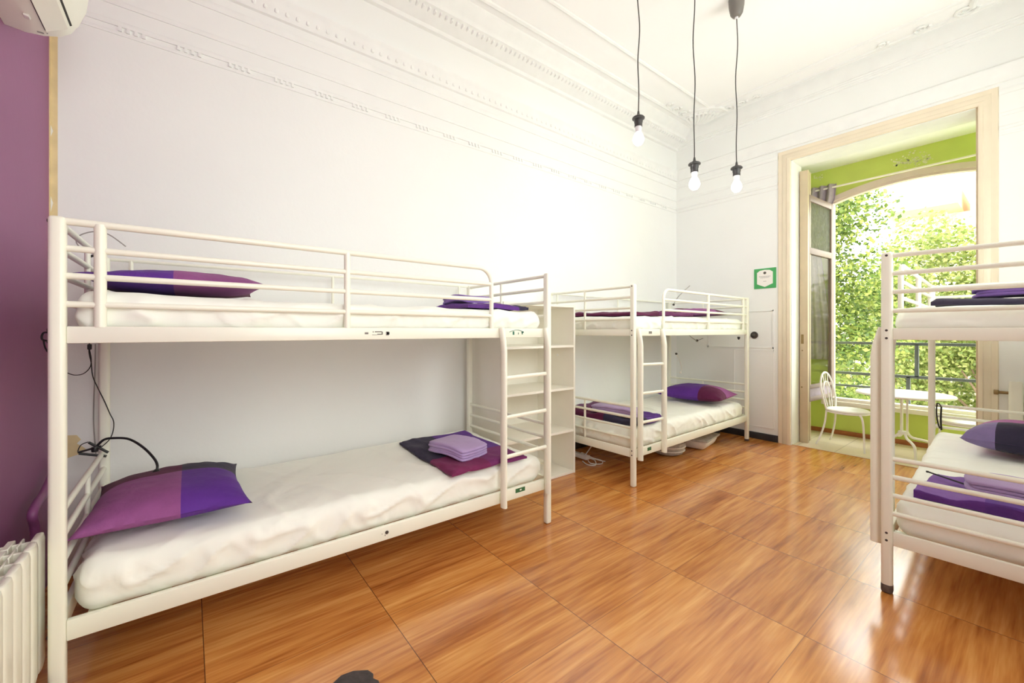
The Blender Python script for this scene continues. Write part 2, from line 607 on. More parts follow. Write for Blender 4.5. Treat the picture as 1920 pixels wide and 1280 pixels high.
struct('trim_2', mb, 'strip', smooth=False)

# skirting
mb = MB()
mb.box((XL, YF - 0.018, 0), (OX0 - 0.125, YF, 0.075), 0.003).box((OX1 + 0.113, YF - 0.018, 0), (XR, YF, 0.075), 0.003)
struct('baseboard_far', mb, 'blackmatte')
struct('baseboard_left', MB().box((XL, 2.72, 0), (XL + 0.018, YF - 0.02, 0.075), 0.003), 'blackmatte')
struct('baseboard_right', MB().box((XR - 0.018, YB, 0), (XR, YF - 0.02, 0.075), 0.003), 'blackmatte')

# horizontal wall mouldings: profile (out from wall, z)
def run(mb, prof, left=True, far=True, right=True, far_to=None):
    mx = max(u for u, _ in prof)
    if left:
        mb.prism(prof, (XL, YB, 0), (XL, YF, 0), (1, 0, 0), (0, 0, 1))
    if far:
        mb.prism(prof, (XL, YF, 0), (XR, YF, 0), (0, -1, 0), (0, 0, 1))
    if right:
        mb.prism(prof, (XR, YB, 0), (XR, YF, 0), (-1, 0, 0), (0, 0, 1))
def strip_prof(z, h, d):
    d *= 0.6
    return [(0, z), (d * 0.6, z), (d, z + h * 0.35), (d, z + h * 0.6), (d * 0.5, z + h), (0, z + h)]
def runx(mb, prof, x0, x1):
    mb.prism(prof, (x0, YF, 0), (x1, YF, 0), (0, -1, 0), (0, 0, 1))
DL, DR = OX0 - 0.125, OX1 + 0.113            # casing outer edges
mb = MB()   # low fillet with dentils
for prof in (strip_prof(2.835, 0.02, 0.014), strip_prof(2.88, 0.03, 0.022)):
    run(mb, prof, far=False)
    runx(mb, prof, XL, DL); runx(mb, prof, DR, XR)
y = YB + 0.25
while y < YF - 0.15:
    for k in range(4):
        mb.box((XL, y + k * 0.032, 2.857), (XL + 0.010, y + k * 0.032 + 0.014, 2.882))
    y += 0.245
struct('trim_3', mb, 'mould')
mb = MB()
for prof in (strip_prof(2.99, 0.03, 0.018), strip_prof(3.165, 0.045, 0.022)):
    run(mb, prof, far=False)
    runx(mb, prof, XL, DL); runx(mb, prof, DR, XR)
struct('trim_4', mb, 'mould')
mb = MB()   # ledge with leaf beading
prof = [(0, 3.26), (0.018, 3.265), (0.02, 3.30), (0.03, 3.335), (0.034, 3.36), (0.045, 3.375), (0.045, 3.39), (0.015, 3.40), (0, 3.42)]
run(mb, prof)
y = YB + 0.05
while y < YF - 0.1:
    mb.box((XL + 0.0, y, 3.292), (XL + 0.028, y + 0.024, 3.322), 0.006, 1)
    y += 0.062
struct('trim_5', mb, 'mould')
mb = MB()   # crown: deep on the side walls, shallow on the far wall
prof = [(0, 3.66), (0.03, 3.665), (0.04, 3.69), (0.13, 3.73), (0.15, 3.745), (0.17, 3.75), (0.18, 3.79), (0.24, 3.835), (0.25, 3.87), (0, 3.87)]
run(mb, prof, far=False)
prof = [(0, 3.675), (0.015, 3.68), (0.02, 3.70), (0.03, 3.702), (0.033, 3.715), (0.042, 3.717), (0.046, 3.73), (0.055, 3.732), (0.06, 3.75), (0.07, 3.77), (0.075, 3.80), (0.09, 3.83), (0.09, 3.87), (0, 3.87)]
run(mb, prof, left=False, right=False)
y = YB + 0.05
while y < YF - 0.1:
    mb.box((XL + 0.11, y, 3.722), (XL + 0.155, y + 0.022, 3.748), 0.007, 1)
    y += 0.05
struct('trim_6', mb, 'mould')
# raised frames on the ceiling
mb = MB()
def cframe(x0, y0, x1, y1, w, h):
    q = [(0, 0), (w, 0), (w * 0.9, -h * 0.6), (w * 0.5, -h), (w * 0.1, -h * 0.6)]
    for a, b, au in (((x0, y0), (x1, y0), (0, 1, 0)), ((x0, y1), (x1, y1), (0, -1, 0)), ((x0, y0), (x0, y1), (1, 0, 0)), ((x1, y0), (x1, y1), (-1, 0, 0))):
        mb.prism(q, (a[0], a[1], ZC), (b[0], b[1], ZC), au, (0, 0, 1))
cframe(-2.74, -0.2, 0.40, 5.08, 0.045, 0.022)
cframe(-2.42, 0.10, 0.10, 4.86, 0.035, 0.018)
struct('trim_7', mb, 'mould')
# corner scrolls of plaster
def scroll(cx, cy, sx, sy, s=1.0, name='trim_8'):
    mb = MB()
    rr = random.Random(int(cx * 10 + 77))
    z = ZC - 0.006
    # curved shell band
    mb.tube([(cx + sx * s * (0.05 + 0.42 * math.cos(a)), cy + sy * s * (0.05 + 0.34 * math.sin(a)), z) for a in [PI * 0.5 * i / 16 for i in range(17)]], 0.022, 8)
    mb.tube([(cx + sx * s * (0.03 + 0.30 * math.cos(a)), cy + sy * s * (0.03 + 0.24 * math.sin(a)), z) for a in [PI * 0.5 * i / 16 for i in range(17)]], 0.014, 8)
    # acanthus lobes fanning from the corner
    for i in range(9):
        a = PI * 0.5 * (i + 0.5) / 9
        p0 = V((cx, cy, z)); p1 = V((cx + sx * s * 0.27 * math.cos(a), cy + sy * s * 0.22 * math.sin(a), z - 0.012)); p2 = V((cx + sx * s * 0.40 * math.cos(a + 0.05), cy + sy * s * 0.32 * math.sin(a + 0.05), z + 0.01))
        mb.tube([p0, p0.lerp(p1, 0.5) + V((0, 0, -0.02)), p1, p2], [0.008, 0.02, 0.026, 0.008], 8)
    # spiral volutes running along both frames
    for (dx, dy) in ((1, 0), (0, 1)):
        for k in range(3):
            bx, by = cx + sx * dx * s * (0.50 + 0.17 * k) + sx * (1 - dx) * 0.07, cy + sy * dy * s * (0.42 + 0.17 * k) + sy * (1 - dy) * 0.07
            R0 = 0.075 - 0.018 * k
            mb.tube([(bx + R0 * (1 - t / 15) * math.cos(t * 0.75), by + R0 * (1 - t / 15) * math.sin(t * 0.75), z - 0.004) for t in range(14)], [0.014 - 0.0006 * t for t in range(14)], 6)
    return struct(name, mb, 'mould')
scroll(-2.72, 5.06, 1, -1, 0.9, 'trim_8')
scroll(0.36, 5.06, -1, -1, 1.5, 'trim_9')

# shutter panel mouldings on the far wall (a painted-over wall cupboard)
mb = MB()
def prect(x0, z0, x1, z1, w=0.014, d=0.007):
    mb.box((x0, YF - d, z0), (x0 + w, YF, z1)).box((x1 - w, YF - d, z0), (x1, YF, z1))
    mb.box((x0, YF - d, z0), (x1, YF, z0 + w)).box((x0, YF - d, z1 - w), (x1, YF, z1))
prect(-2.62, 1.05, -1.865, 1.487)
prect(-2.30, 0.14, -1.865, 1.03, 0.008, 0.004)
struct('trim_10', mb, 'mould', smooth=False)

# ---- door 1: cream casing, reveal lining, sliding leaf edge
d1 = MB()
cw = 0.125
casep = [(0, 0), (0, 0.022), (0.012, 0.03), (0.03, 0.03), (0.036, 0.022), (0.075, 0.018), (0.082, 0.012), (0.118, 0.012), (0.125, 0.0)]
rings_ = []
for (fx_, fz_) in ((lambda u: OX0 - u, lambda u: 0.0), (lambda u: OX0 - u, lambda u: OZ + u * 0.97), (lambda u: OX1 + u * 0.904, lambda u: OZ + u * 0.97), (lambda u: OX1 + u * 0.904, lambda u: 0.0)):
    rings_.append([d1.bm.verts.new((fx_(u), YF - v, fz_(u))) for u, v in casep])
for ra_, rb_ in zip(rings_, rings_[1:]):
    for k_ in range(len(casep) - 1):
        d1.bm.faces.new((ra_[k_], ra_[k_ + 1], rb_[k_ + 1], rb_[k_]))
door = struct('door_1', d1, 'casing')
mb = MB()
mb.box((OX0 - 0.0, YF + 0.001, 0), (OX0 + 0.006, YF + 0.3, OZ)).box((OX0, YF + 0.001, OZ - 0.006), (OX1, YF + 0.3, OZ))
struct('door_lining', mb, 'mould', door, smooth=False)
struct('door_jamb', MB().box((OX1 - 0.012, YF - 0.004, 0), (OX1 + 0.055, YF + 0.30, OZ - 0.0), 0.004).box((OX1 + 0.0, YF - 0.012, 0), (OX1 + 0.05, YF, OZ), 0.003), 'leafdoor', door)
leaf = struct('door_leaf', MB().box((OX0 - 0.25, YF + 0.302, 0.012), (-1.612, YF + 0.345, 3.04), 0.003), 'leafdoor', door)
lk = MB().box((-1.6125, YF + 0.300, 1.10), (-1.6095, YF + 0.345, 1.26))
# edge post facing the room with lock plate
struct('door_edge', MB().box((-1.682, YF + 0.215, 0.0), (-1.603, YF + 0.255, 3.04), 0.004), 'leafdoor', door)
mb = MB().box((-1.668, YF + 0.212, 1.105), (-1.642, YF + 0.2155, 1.21), 0.001, 1)
mb.lathe((-1.655, YF + 0.213, 1.03), [(0.007, -0.002), (0.007, 0.003)], 12, 'y').lathe((-1.66, YF + 0.213, 0.62), [(0.008, -0.002), (0.008, 0.003)], 12, 'y')
struct('door_lock_plate', mb, 'brass', door)
lk.bm.free()
# black threshold gap line
struct('door_threshold', MB().box((OX0, YF + 0.015, -0.01), (OX1, YF + 0.03, 0.002)), 'brown_skirt', door, smooth=False)

# ------------------------------------------------------------------ gallery (glazed balcony)
struct('floor_gallery', MB().box((GX0 - 0.2, YF + 0.02, -0.2), (GX1 + 0.2, GY + 0.25, 0.0)), 'gal_floor', smooth=False)
struct('ceiling_gallery', MB().box((GX0 - 0.2, YF + 0.3, 3.235), (GX1 + 0.2, GY + 0.3, 3.6)), 'ceil', smooth=False)
# gallery front wall with arched opening
ACX, AR, AZ = -0.87, 2.35, 2.985
def arch_z(x, off=0.0):
    return AZ - AR + math.sqrt(max(0.01, (AR) ** 2 - (x - ACX) ** 2)) - off
WX0, WX1 = -1.62, -0.12
mb = MB()
mb.box((GX0, GY, 0), (WX0, GY + 0.22, 3.235)).box((WX1, GY, 0), (GX1, GY + 0.22, 3.235)).box((WX0, GY, 0), (WX1, GY + 0.22, 0.352))
nseg = 24
for i in range(nseg):
    x0 = WX0 + (WX1 - WX0) * i / nseg
    x1 = WX0 + (WX1 - WX0) * (i + 1) / nseg
    a = [(x0, arch_z(x0)), (x1, arch_z(x1)), (x1, 3.235), (x0, 3.235)]
    f0 = [mb.bm.verts.new((x, GY, z)) for x, z in a]
    f1 = [mb.bm.verts.new((x, GY + 0.22, z)) for x, z in a]
    mb.bm.faces.new(f0); mb.bm.faces.new(f1[::-1]); mb.bm.faces.new((f0[1], f0[0], f1[0], f1[1]))
struct('wall_gallery', mb, 'green', smooth=False)
struct('wall_gallery_left', MB().box((GX0 - 0.15, YF + 0.3, 0), (GX0, GY + 0.25, 3.235)), 'green', smooth=False)
struct('wall_gallery_right', MB().box((GX1, YF + 0.3, 0), (GX1 + 0.15, GY + 0.25, 3.235)), 'green', smooth=False)
struct('trim_11', MB().box((GX0, GY - 0.015, 0), (GX1, GY, 0.052), 0.003), 'brown_skirt')
# peeled paint blooms over the arch
mb = MB()
rr = random.Random(11)
for (cx, cz, n, sp) in ((-0.93, 3.12, 70, 0.075), (-0.80, 3.08, 50, 0.05), (-1.73, 3.16, 18, 0.03)):
    for i in range(n):
        x, z = rr.gauss(cx, sp), rr.gauss(cz, sp * 0.55)
        if z > 3.225 or z < arch_z(x) + 0.03:
            continue
        r0 = rr.uniform(0.004, 0.012)
        k = rr.randint(4, 6)
        mb.bm.faces.new([mb.bm.verts.new((x + r0 * rr.uniform(0.6, 1.3) * math.cos(2 * PI * j / k), GY - 0.0012, z + r0 * rr.uniform(0.5, 1.1) * math.sin(2 * PI * j / k))) for j in range(k)])
o = struct('paint_flakes', mb, 'green_peel', bpy.data.objects['wall_gallery'], smooth=False)

# window_1: frame, sill, arch; hinged casement standing open into the gallery
mb = MB()
def arch_band(mb, off0, off1, y0, y1):
    for i in range(nseg):
        x0 = WX0 + (WX1 - WX0) * i / nseg
        x1 = WX0 + (WX1 - WX0) * (i + 1) / nseg
        a = [(x0, arch_z(x0, off0)), (x1, arch_z(x1, off0)), (x1, arch_z(x1, off1)), (x0, arch_z(x0, off1))]
        f0 = [mb.bm.verts.new((x, y0, z)) for x, z in a]
        f1 = [mb.bm.verts.new((x, y1, z)) for x, z in a]
        mb.bm.faces.new(f0); mb.bm.faces.new(f1[::-1])
        mb.bm.faces.new((f0[1], f0[0], f1[0], f1[1])); mb.bm.faces.new((f0[2], f0[3], f1[3], f1[2]))
arch_band(mb, 0.0, 0.06, GY - 0.03, GY + 0.08)
arch_band(mb, 0.06, 0.085, GY - 0.012, GY + 0.06)
mb.box((WX0, GY - 0.03, 0.40), (WX0 + 0.05, GY + 0.08, arch_z(WX0)), 0.003)
mb.box((WX1 - 0.05, GY - 0.03, 0.40), (WX1, GY + 0.08, arch_z(WX1)), 0.003)
bmesh.ops.remove_doubles(mb.bm, verts=mb.bm.verts, dist=1e-4)
win = struct('window_1', mb, 'win_frame', smooth=False)
struct('window_sill', MB().box((WX0 - 0.06, GY - 0.07, 0.352), (WX1 + 0.06, GY + 0.30, 0.405), 0.006).box((WX0 - 0.02, GY - 0.035, 0.405), (WX1, GY + 0.08, 0.44), 0.004), 'sill', win)
# casement local frame: x along leaf from hinge, placed along angle
ca = thing('casement', 'open mauve-framed casement with a rippled upper pane, swung into gallery', 'window', (-1.572, GY - 0.045, 0), math.atan2(-0.74, -0.055))
ca['kind'] = 'structure'
CW, CZ0, CZ1 = 0.74, 0.455, 2.775
mb = MB()
st = 0.075
mb.box((0, -0.02, CZ0), (st, 0.02, CZ1), 0.003).box((CW - st, -0.02, CZ0), (CW, 0.02, CZ1 + 0.0), 0.003)
for z0, z1 in ((CZ0, CZ0 + 0.05), (0.60, 0.64), (2.115, 2.185), (CZ1 - 0.07, CZ1)):
    mb.box((st, -0.02, z0), (CW - st, 0.02, z1), 0.003)
mb.build('casement_frame', 'casement', ca)
MB().box((st, -0.003, 2.185), (CW - st, 0.003, CZ1 - 0.07)).build('frosted_pane', 'frost', ca, smooth=False)
MB().box((st, -0.003, 0.64), (CW - st, 0.003, 2.115)).build('clear_pane', 'glass', ca, smooth=False)
MB().box((st, -0.008, CZ0 + 0.05), (CW - st, 0.008, 0.60)).build('lower_panel', 'curtain', ca, smooth=False)

# curtain rod and bunched curtain at its left end
rod = MB().tube([(-2.1, GY - 0.09, 2.975), (WX1 + 0.25, GY - 0.09, 2.985)], 0.011, 10)
for x in (-2.0, WX1 + 0.15):
    rod.box((x - 0.012, GY - 0.10, 2.96), (x + 0.012, GY, 2.985), 0.002, 1)
ro = rod.build('curtain_rod', 'sill')
tag(ro, 'thin pale curtain rod across the lime green wall above the arch', 'curtain rod')
mb = MB()
def curt(u, v):
    top = v
    z = 3.02 - 2.0 * (1 - v) if False else 0.9 + 2.12 * v
    pinch = 0.30 + 0.70 * abs(v - 0.70) / 0.7 if v < 0.7 else 0.30 + 0.75 * (v - 0.7) / 0.3
    x = -1.80 + (u - 0.5) * 0.46 * min(1.0, pinch + 0.15)
    if v > 0.7:
        x += 0.05 * (v - 0.7) / 0.3
    y = GY - 0.09 + 0.028 * math.sin(u * 34) * (0.5 + 0.5 * v)
    return (x, y, z)
mb.grid(70, 24, curt)
cu = mb.build('curtain', 'curtain', angle=180)
m_ = cu.modifiers.new('thick', 'SOLIDIFY'); m_.thickness = 0.003
tag(cu, 'mauve-grey curtain bunched at the left end of the rod', 'curtain')

# balcony railing outside
rl = MB()
for z in (1.10, 0.725):
    rl.box((GX0, 6.47, z - 0.016), (GX1, 6.50, z + 0.016), 0.003, 1)
rl.box((GX0, 6.47, 0.555), (-1.15, 6.50, 0.58), 0.003, 1)
for x, z0, z1 in ((-0.875, 0.725, 1.10), (-0.945, 0.2, 0.725), (-1.98, 0.2, 1.10), (0.25, 0.2, 1.10)):
    rl.box((x - 0.017, 6.47, z0), (x + 0.017, 6.50, z1), 0.002, 1)
rl.box((GX0, GY + 0.22, 0.0), (GX1, 6.62, 0.16))
tag(rl.build('balcony_railing', 'rail'), 'dark grey metal balcony railing outside the arched window', 'railing')

# ------------------------------------------------------------------ beds
L_, W_ = 2.18, 0.95
def make_bed(label, O, sx, sy, rot, group='white metal bunk beds'):
    t = thing('bunk_bed', label, 'bunk bed', (O[0], O[1], 0), rot, group)
    X = lambda p: V((sx * p.x, sy * p.y, p.z))     # local: x inward from front, y away from ladder end
    R = 0.011
    def post(x, y):
        MB(X).box((x - 0.021, y - 0.021, 0.0), (x + 0.021, y + 0.021, 1.625), 0.013, 4).build('post', 'bed', t)
    for x in (0, W_):
        for y in (0, L_):
            post(x, y)
    # bolt heads beside the end rails
    for (y, s) in ((0, -1), (L_, 1)):
        for x in (0, W_):
            for z in (0.255, 0.29, 1.215, 1.252, 1.608):
                MB(X).lathe((x, y + s * 0.021, z), [(0.0055, -0.001), (0.0055, 0.0025)], 10, 'y').build('bolt_head', 'hole', t)
    # long rails
    for x, nm in ((-0.0, 'f'), (W_, 'b')):
        MB(X).box((x - 0.012, 0.021, 1.208), (x + 0.012, L_ - 0.021, 1.265), 0.004).build('upper_side_rail', 'bed', t)
        MB(X).box((x - 0.012, 0.021, 0.228), (x + 0.012, L_ - 0.021, 0.295), 0.004).build('lower_side_rail', 'bed', t)
    # ends
    for y in (0, L_):
        MB(X).box((0.021, y - 0.010, 1.208), (W_ - 0.021, y + 0.010, 1.262), 0.004).build('upper_end_rail', 'bed', t)
        MB(X).box((0.021, y - 0.010, 0.232), (W_ - 0.021, y + 0.010, 0.298), 0.004).build('lower_end_rail', 'bed', t)
        for nm, zs in (('upper_end_bars', (1.607, 1.522, 1.435, 1.345)), ('lower_end_bars', (0.642, 0.555, 0.468, 0.382))):
            for z in zs:
                MB(X).tube([(0.015, y, z), (W_ - 0.015, y, z)], R, 10).build('end_bar', 'bed', t)
            for xx in (W_ / 2 + 0.03,):
                MB(X).tube([(xx, y, zs[0]), (xx, y, zs[3] - 0.08)], R * 0.9, 10).build('end_spindle', 'bed', t)
    # front guard, rounded at the ladder side
    y0, yc = L_ - 0.015, 0.445
    mb = MB(X)
    r = 0.085
    top = [(0, y0, 1.612)] + arcpts((yc + r, 1.612 - r), r, PI / 2, PI, 8, lambda a, b: (0, a, b)) + [(0, yc, 1.262)]
    mb.tube(top, 0.0125, 12)
    for z in (1.523, 1.432, 1.338):
        mb.tube([(0, yc, z), (0, y0, z)], R, 10)
    mb.tube([(0, 1.262, 1.262), (0, 1.262, 1.612)], 0.014, 10)
    mb.tube([(0, L_ - 0.10, 1.262), (0, L_ - 0.10, 1.612)], 0.0165, 12)
    mb.build('front_guard_rail', 'bed', t)
    # thin back guard
    mb = MB(X)
    for z in (1.615, 1.395):
        mb.tube([(W_, 0.02, z), (W_, L_ - 0.02, z)], 0.0085, 8)
    for yy in (0.10, 1.08, L_ - 0.10):
        mb.tube([(W_, yy, 1.262), (W_, yy, 1.615)], 0.009, 8)
    mb.build('back_guard_rail', 'bed', t)
    # ladder hooked over the upper rail
    for yy in (0.035, 0.385):
        lad = MB(X)
        pts = [(-0.020, yy, 1.266), (-0.026, yy, 1.235), (-0.035, yy, 1.19), (-0.042, yy, 1.13), (-0.042, yy, 0.215)]
        # flat-oval leg section: wide along y
        lad.tube(pts, [0.017, 0.020, 0.023, 0.025, 0.025], 16, r2=0.0165)
        lad.build('ladder_leg', 'bed', t)
    # rungs, slightly sloping
    for z in (0.975, 0.742, 0.510):
        MB(X).tube([(-0.040, 0.045, z + 0.004), (-0.040, 0.375, z - 0.004)], 0.0085, 10, r2=0.012).build('ladder_rung', 'bed', t)
    # slatted bases
    for z in (0.262, 1.236):
        mb = MB(X)
        for i in range(13):
            yy = 0.09 + i * (L_ - 0.18) / 12
            mb.box((0.014, yy - 0.03, z - 0.006), (W_ - 0.014, yy + 0.03, z + 0.004))
        for xx in (0.06, W_ - 0.08):
            mb.box((xx, 0.05, z - 0.005), (xx + 0.02, L_ - 0.05, z - 0.001))
        mb.build('slatted_base', 'bed', t, smooth=False)
    return t, X

def soft_noise(p, s, seed):
    return noise.noise(V((p.x * s[0] + seed, p.y * s[1] - seed, p.z * s[2] + seed * 0.5)))

TOPS = []
def make_mattress(O, rot, sx, sy, z0, thick, label, seed, cat='mattress', puff=0.0):
    amp = 0.45 if sx > 0 else 1.25
    t = thing('mattress', label, cat, (O[0], O[1], 0), rot, 'mattresses under white sheets')
    X = lambda p: V((sx * p.x, sy * p.y, p.z))
    hx, hy, hz = W_ / 2 - 0.027, L_ / 2 - 0.037, thick / 2
    def ridge(p, sc, sd):
        return 1.0 - min(1.0, abs(soft_noise(p, sc, sd)) * 2.6)
    def topd(q, nz=1.0):
        d = (soft_noise(q, (2.2, 1.3, 1), seed + 9) * 0.012 + soft_noise(V((q.x * 1.0 + q.y * 0.8, q.y - q.x * 0.6, 0)), (10, 2.2, 1), seed + 5) * 0.005) * nz
        d += 0.009 * ridge(V((q.x + q.y * 0.4, q.y - q.x * 0.4, 0)), (0.9, 3.4, 1), seed + 21) ** 4 * nz
        if puff and q.y > hy * 0.55:
            d += puff * ((q.y - hy * 0.55) / (hy * 0.45))
        return d
    def disp(q, n):
        side = 1.0 - abs(n.z)
        # slanting gathers along the sides, gentle hollows on top
        sl = V((q.x + q.z * 0.9, q.y + q.z * 1.1, q.z * 0.6))
        g = ridge(sl, (5.5, 5.5, 1.2), seed) ** 4 * 0.015 * amp * side + ridge(V((q.x - q.z * 0.7, q.y - q.z * 0.5, q.z)), (9, 9, 2.5), seed + 3) ** 3 * 0.006 * amp * side
        bulge = 0.010 * side * (1 - (q.z / hz) ** 2)
        return n * (g + bulge - 0.006 * side) + V((0, 0, topd(V((q.x, q.y, 0)), max(0, n.z)) if n.z > 0 else 0))
    co_, si_ = math.cos(rot), math.sin(rot)
    def topz(wx, wy):
        dx, dy = wx - O[0], wy - O[1]
        lx, ly = (co_ * dx + si_ * dy) * sx, (-si_ * dx + co_ * dy) * sy
        return z0 + thick + topd(V((lx - W_ / 2, ly - L_ / 2, 0)))
    TOPS.append((cat, topz))
    c = V((W_ / 2, L_ / 2, z0 + hz))
    mb = MB(X)
    mb.rbox(c, (hx, hy, hz), min(0.055, hz * 0.7), (60, 150, 16), disp)
    mb.build('fitted_sheet', 'sheet', t, angle=180)
    return t

BED1 = ((-1.985, 1.84), -1, -1, 0.0)
BED2 = ((-2.02, 2.81), -1, 1, math.radians(1.2))
BED3 = ((-0.458, 2.635), 1, 1, math.radians(2.7))
b1, X1 = make_bed('large white metal bunk bed with ladder, end to end with purple wall', *BED1)
b2, X2 = make_bed('white metal bunk bed in the far corner beyond the open shelf unit', *BED2)
b3, X3 = make_bed('white metal bunk bed standing in front of the open gallery door', *BED3)
b1['label'] = 'white metal bunk bed beside the purple wall, in front of the shelf unit'

def bedpt(B, a, b, z):
    (O, sx, sy, r) = B
    c, s = math.cos(r), math.sin(r)
    x, y = sx * a, sy * b
    return V((O[0] + c * x - s * y, O[1] + s * x + c * y, z))
for B, n in ((BED1, 'bed by the purple wall'), (BED2, 'bed in the far corner'), (BED3, 'bed in front of the door')):
    i = int(abs(B[0][0]) * 10)
    make_mattress(B[0], B[3], B[1], B[2], 0.268, 0.175, 'white-sheeted mattress, lower bunk of the ' + n, i + 1.3)
    make_mattress(B[0], B[3], B[1], B[2], 1.242, 0.135 if B is not BED3 else 0.11, 'white-sheeted mattress, upper bunk of the ' + n, i + 7.7, puff=0.02 if B is BED1 else 0.0)

# decals and screws on the bed frames
def decal(parent, X, items, z, x, name, mats, label):
    e = []
    for (y0, y1, za, zb, mi) in items:
        MB(X).box((x - 0.0008, y0, za), (x, y1, zb)).build(name, mats[mi], parent, smooth=False)
def sticker(parent, X, x, prims, name, mat, label=None):
    mb = MB(X)
    for (y0, y1, za, zb) in prims:
        mb.box((x - 0.0009, y0, za), (x, y1, zb))
    o = mb.build(name, mat, parent, smooth=False)
    if label:
        o['label'] = label
    return o
Y = lambda wy: 1.84 - wy         # world y -> bed 1 local
sticker(b1, X1, -0.0122, [(Y(0.672), Y(0.655), 1.234, 1.243), (Y(0.697), Y(0.693), 1.242, 1.248), (Y(0.738), Y(0.703), 1.243, 1.248), (Y(0.742), Y(0.736), 1.232, 1.246), (Y(0.738), Y(0.715), 1.231, 1.236), (Y(0.715), Y(0.69), 1.230, 1.232),
                          (Y(0.772), Y(0.758), 1.228, 1.246), (Y(0.776), Y(0.762), 1.232, 1.244)], 'lettering', 'ink', 'faint grey printed marks on the upper rail')
mb = MB(X1)
# small drawing: an arc roof over little uprights
mb.tube([(-0.0128, Y(1.52 + 0.11 * i / 10), 1.243 + 0.012 * math.sin(PI * i / 10)) for i in range(11)], 0.0016, 6)
mb.box((-0.0131, Y(1.556), 1.226), (-0.0122, Y(1.544), 1.247)).box((-0.0131, Y(1.622), 1.228), (-0.0122, Y(1.615), 1.243)).box((-0.0131, Y(1.630), 1.238), (-0.0122, Y(1.612), 1.244)).box((-0.0131, Y(1.590), 1.228), (-0.0122, Y(1.586), 1.240))
mb.build('house_sticker', 'ink_teal', b1)['label'] = 'small teal and dark sticker of a roof'
sticker(b1, X1, -0.0122, [(Y(1.640), Y(1.566), 0.262, 0.287)], 'size_label', 'green_label', 'small dark green label on the lower rail')
sticker(b1, X1, -0.0132, [(Y(1.612), Y(1.598), 0.271, 0.279)], 'label_print', 'sign_white')
mb = MB(X1).lathe((-0.012, Y(0.762), 0.265), [(0.009, -0.003), (0.009, 0.0)], 7, 'x').box((-0.0128, Y(0.74), 0.262), (-0.012, Y(0.737), 0.265)).box((-0.0128, Y(0.755), 0.25), (-0.012, Y(0.752), 0.256))
mb.build('chipped_bolt', 'hole', b1)
sticker(b2, X2, -0.0122, [(0.20, 0.245, 1.226, 1.246)], 'size_label', 'ink')
sticker(b2, X2, -0.0122, [(0.18, 0.235, 0.255, 0.283)], 'size_label', 'green_label', 'small dark label on the lower rail')
for B_, X_ in ((b1, X1), (b2, X2), (b3, X3)):
    for yy in (0.035, 0.385):
        MB(X_).lathe((-0.0590, yy, 0.262), [(0.0035, -0.002), (0.0035, 0.002)], 8, 'x').build('ladder_screw', 'hole', B_)
# worn black foot of bed 3 near post and feet caps of bed 2
MB(X3).box((-0.0222, -0.0222, 0.0), (0.0222, 0.0222, 0.05), 0.013, 4).build('worn_foot', 'rust', b3)['label'] = 'dark worn foot where the paint has come off'
MB(X2).box((-0.0222, L_ - 0.0222, 0.0), (0.0222, L_ + 0.0222, 0.035), 0.013, 4).build('foot_cap', 'rust', b2)

# ------------------------------------------------------------------ pillows and cloth
def make_pillow(name, label, c, hx, hy, th, rz, tilt, mat, seed, full=0.55, cat='pillow', group='purple patchwork pillows'):
    """hx,hy half sizes with corners; th half thickness; local z up"""
    mb = MB()
    nu, nv = 40, 32
    def P(u, v, s):
        a, b = u * 2 - 1, v * 2 - 1
        # corners reach out, edges pull in
        px = a * hx * (1 - 0.10 * (1 - abs(b) ** 2.2) * abs(a) ** 3 * 0.9)
        py = b * hy * (1 - 0.12 * (1 - abs(a) ** 2.2) * abs(b) ** 3 * 0.9)
        e = max(0.0, (1 - abs(a) ** 2.6)) ** full * max(0.0, (1 - abs(b) ** 2.6)) ** full
        q = V((px, py, 0))
        w = noise.noise(V((px * 7 + seed, py * 7, seed))) * 0.012 + noise.noise(V((px * 18 + py * 9, py * 16 + seed, seed))) * 0.005
        z = s * th * e + (w * (1 - e * 0.4) if s > 0 else 0) * (0.25 + 0.75 * min(1, e * 3))
        if s < 0:
            z *= 0.55
        edge_w = noise.noise(V((px * 4, py * 4, seed + 5))) * 0.010 * (1 - e)
        return (px, py, z + edge_w)
    for s in (1, -1):
        mb.grid(nu, nv, lambda u, v: P(u, v, s))
    bmesh.ops.remove_doubles(mb.bm, verts=mb.bm.verts, dist=2e-4)
    o = mb.build(name, mat, angle=180)
    o.location = c
    o.rotation_euler = (tilt[0], tilt[1], rz)
    return tag(o, label, cat, group)

# bed 1 lower: pillow with pink and violet front, dark flap at its back
q1 = quad('pillow_blocks_1', PINK, VIOLET, MAROON, NAVY, 0.035, 0.05)
make_pillow('pillow', 'plump pillow with pink, violet and dark blocks on the lower bunk by purple wall', (-2.44, -0.062, 0.508), 0.275, 0.37, 0.088, math.radians(90), (math.radians(-2.0), math.radians(0), 0), q1, 1.0)
q2 = quad('pillow_blocks_2', VIOLET, PINK, NAVY, MAROON, -0.03, 0.0)
make_pillow('pillow', 'flat purple pillow on the upper bunk by the purple wall', (-2.44, -0.02, 1.447), 0.30, 0.37, 0.06, math.radians(90), (0, 0, 0), q2, 4.0)
q3 = quad('pillow_blocks_3', VIOLET, PINK, NAVY, MAROON, 0.09, -0.12)
make_pillow('pillow', 'purple pillow on the lower bunk in the far corner', (-2.43, 4.56, 0.53), 0.36, 0.27, 0.11, math.radians(8), (0, 0, 0), quad('pillow_blocks_3', VIOLET, MAROON, VIOLET, PINK, 0.10, -0.02), 8.0)
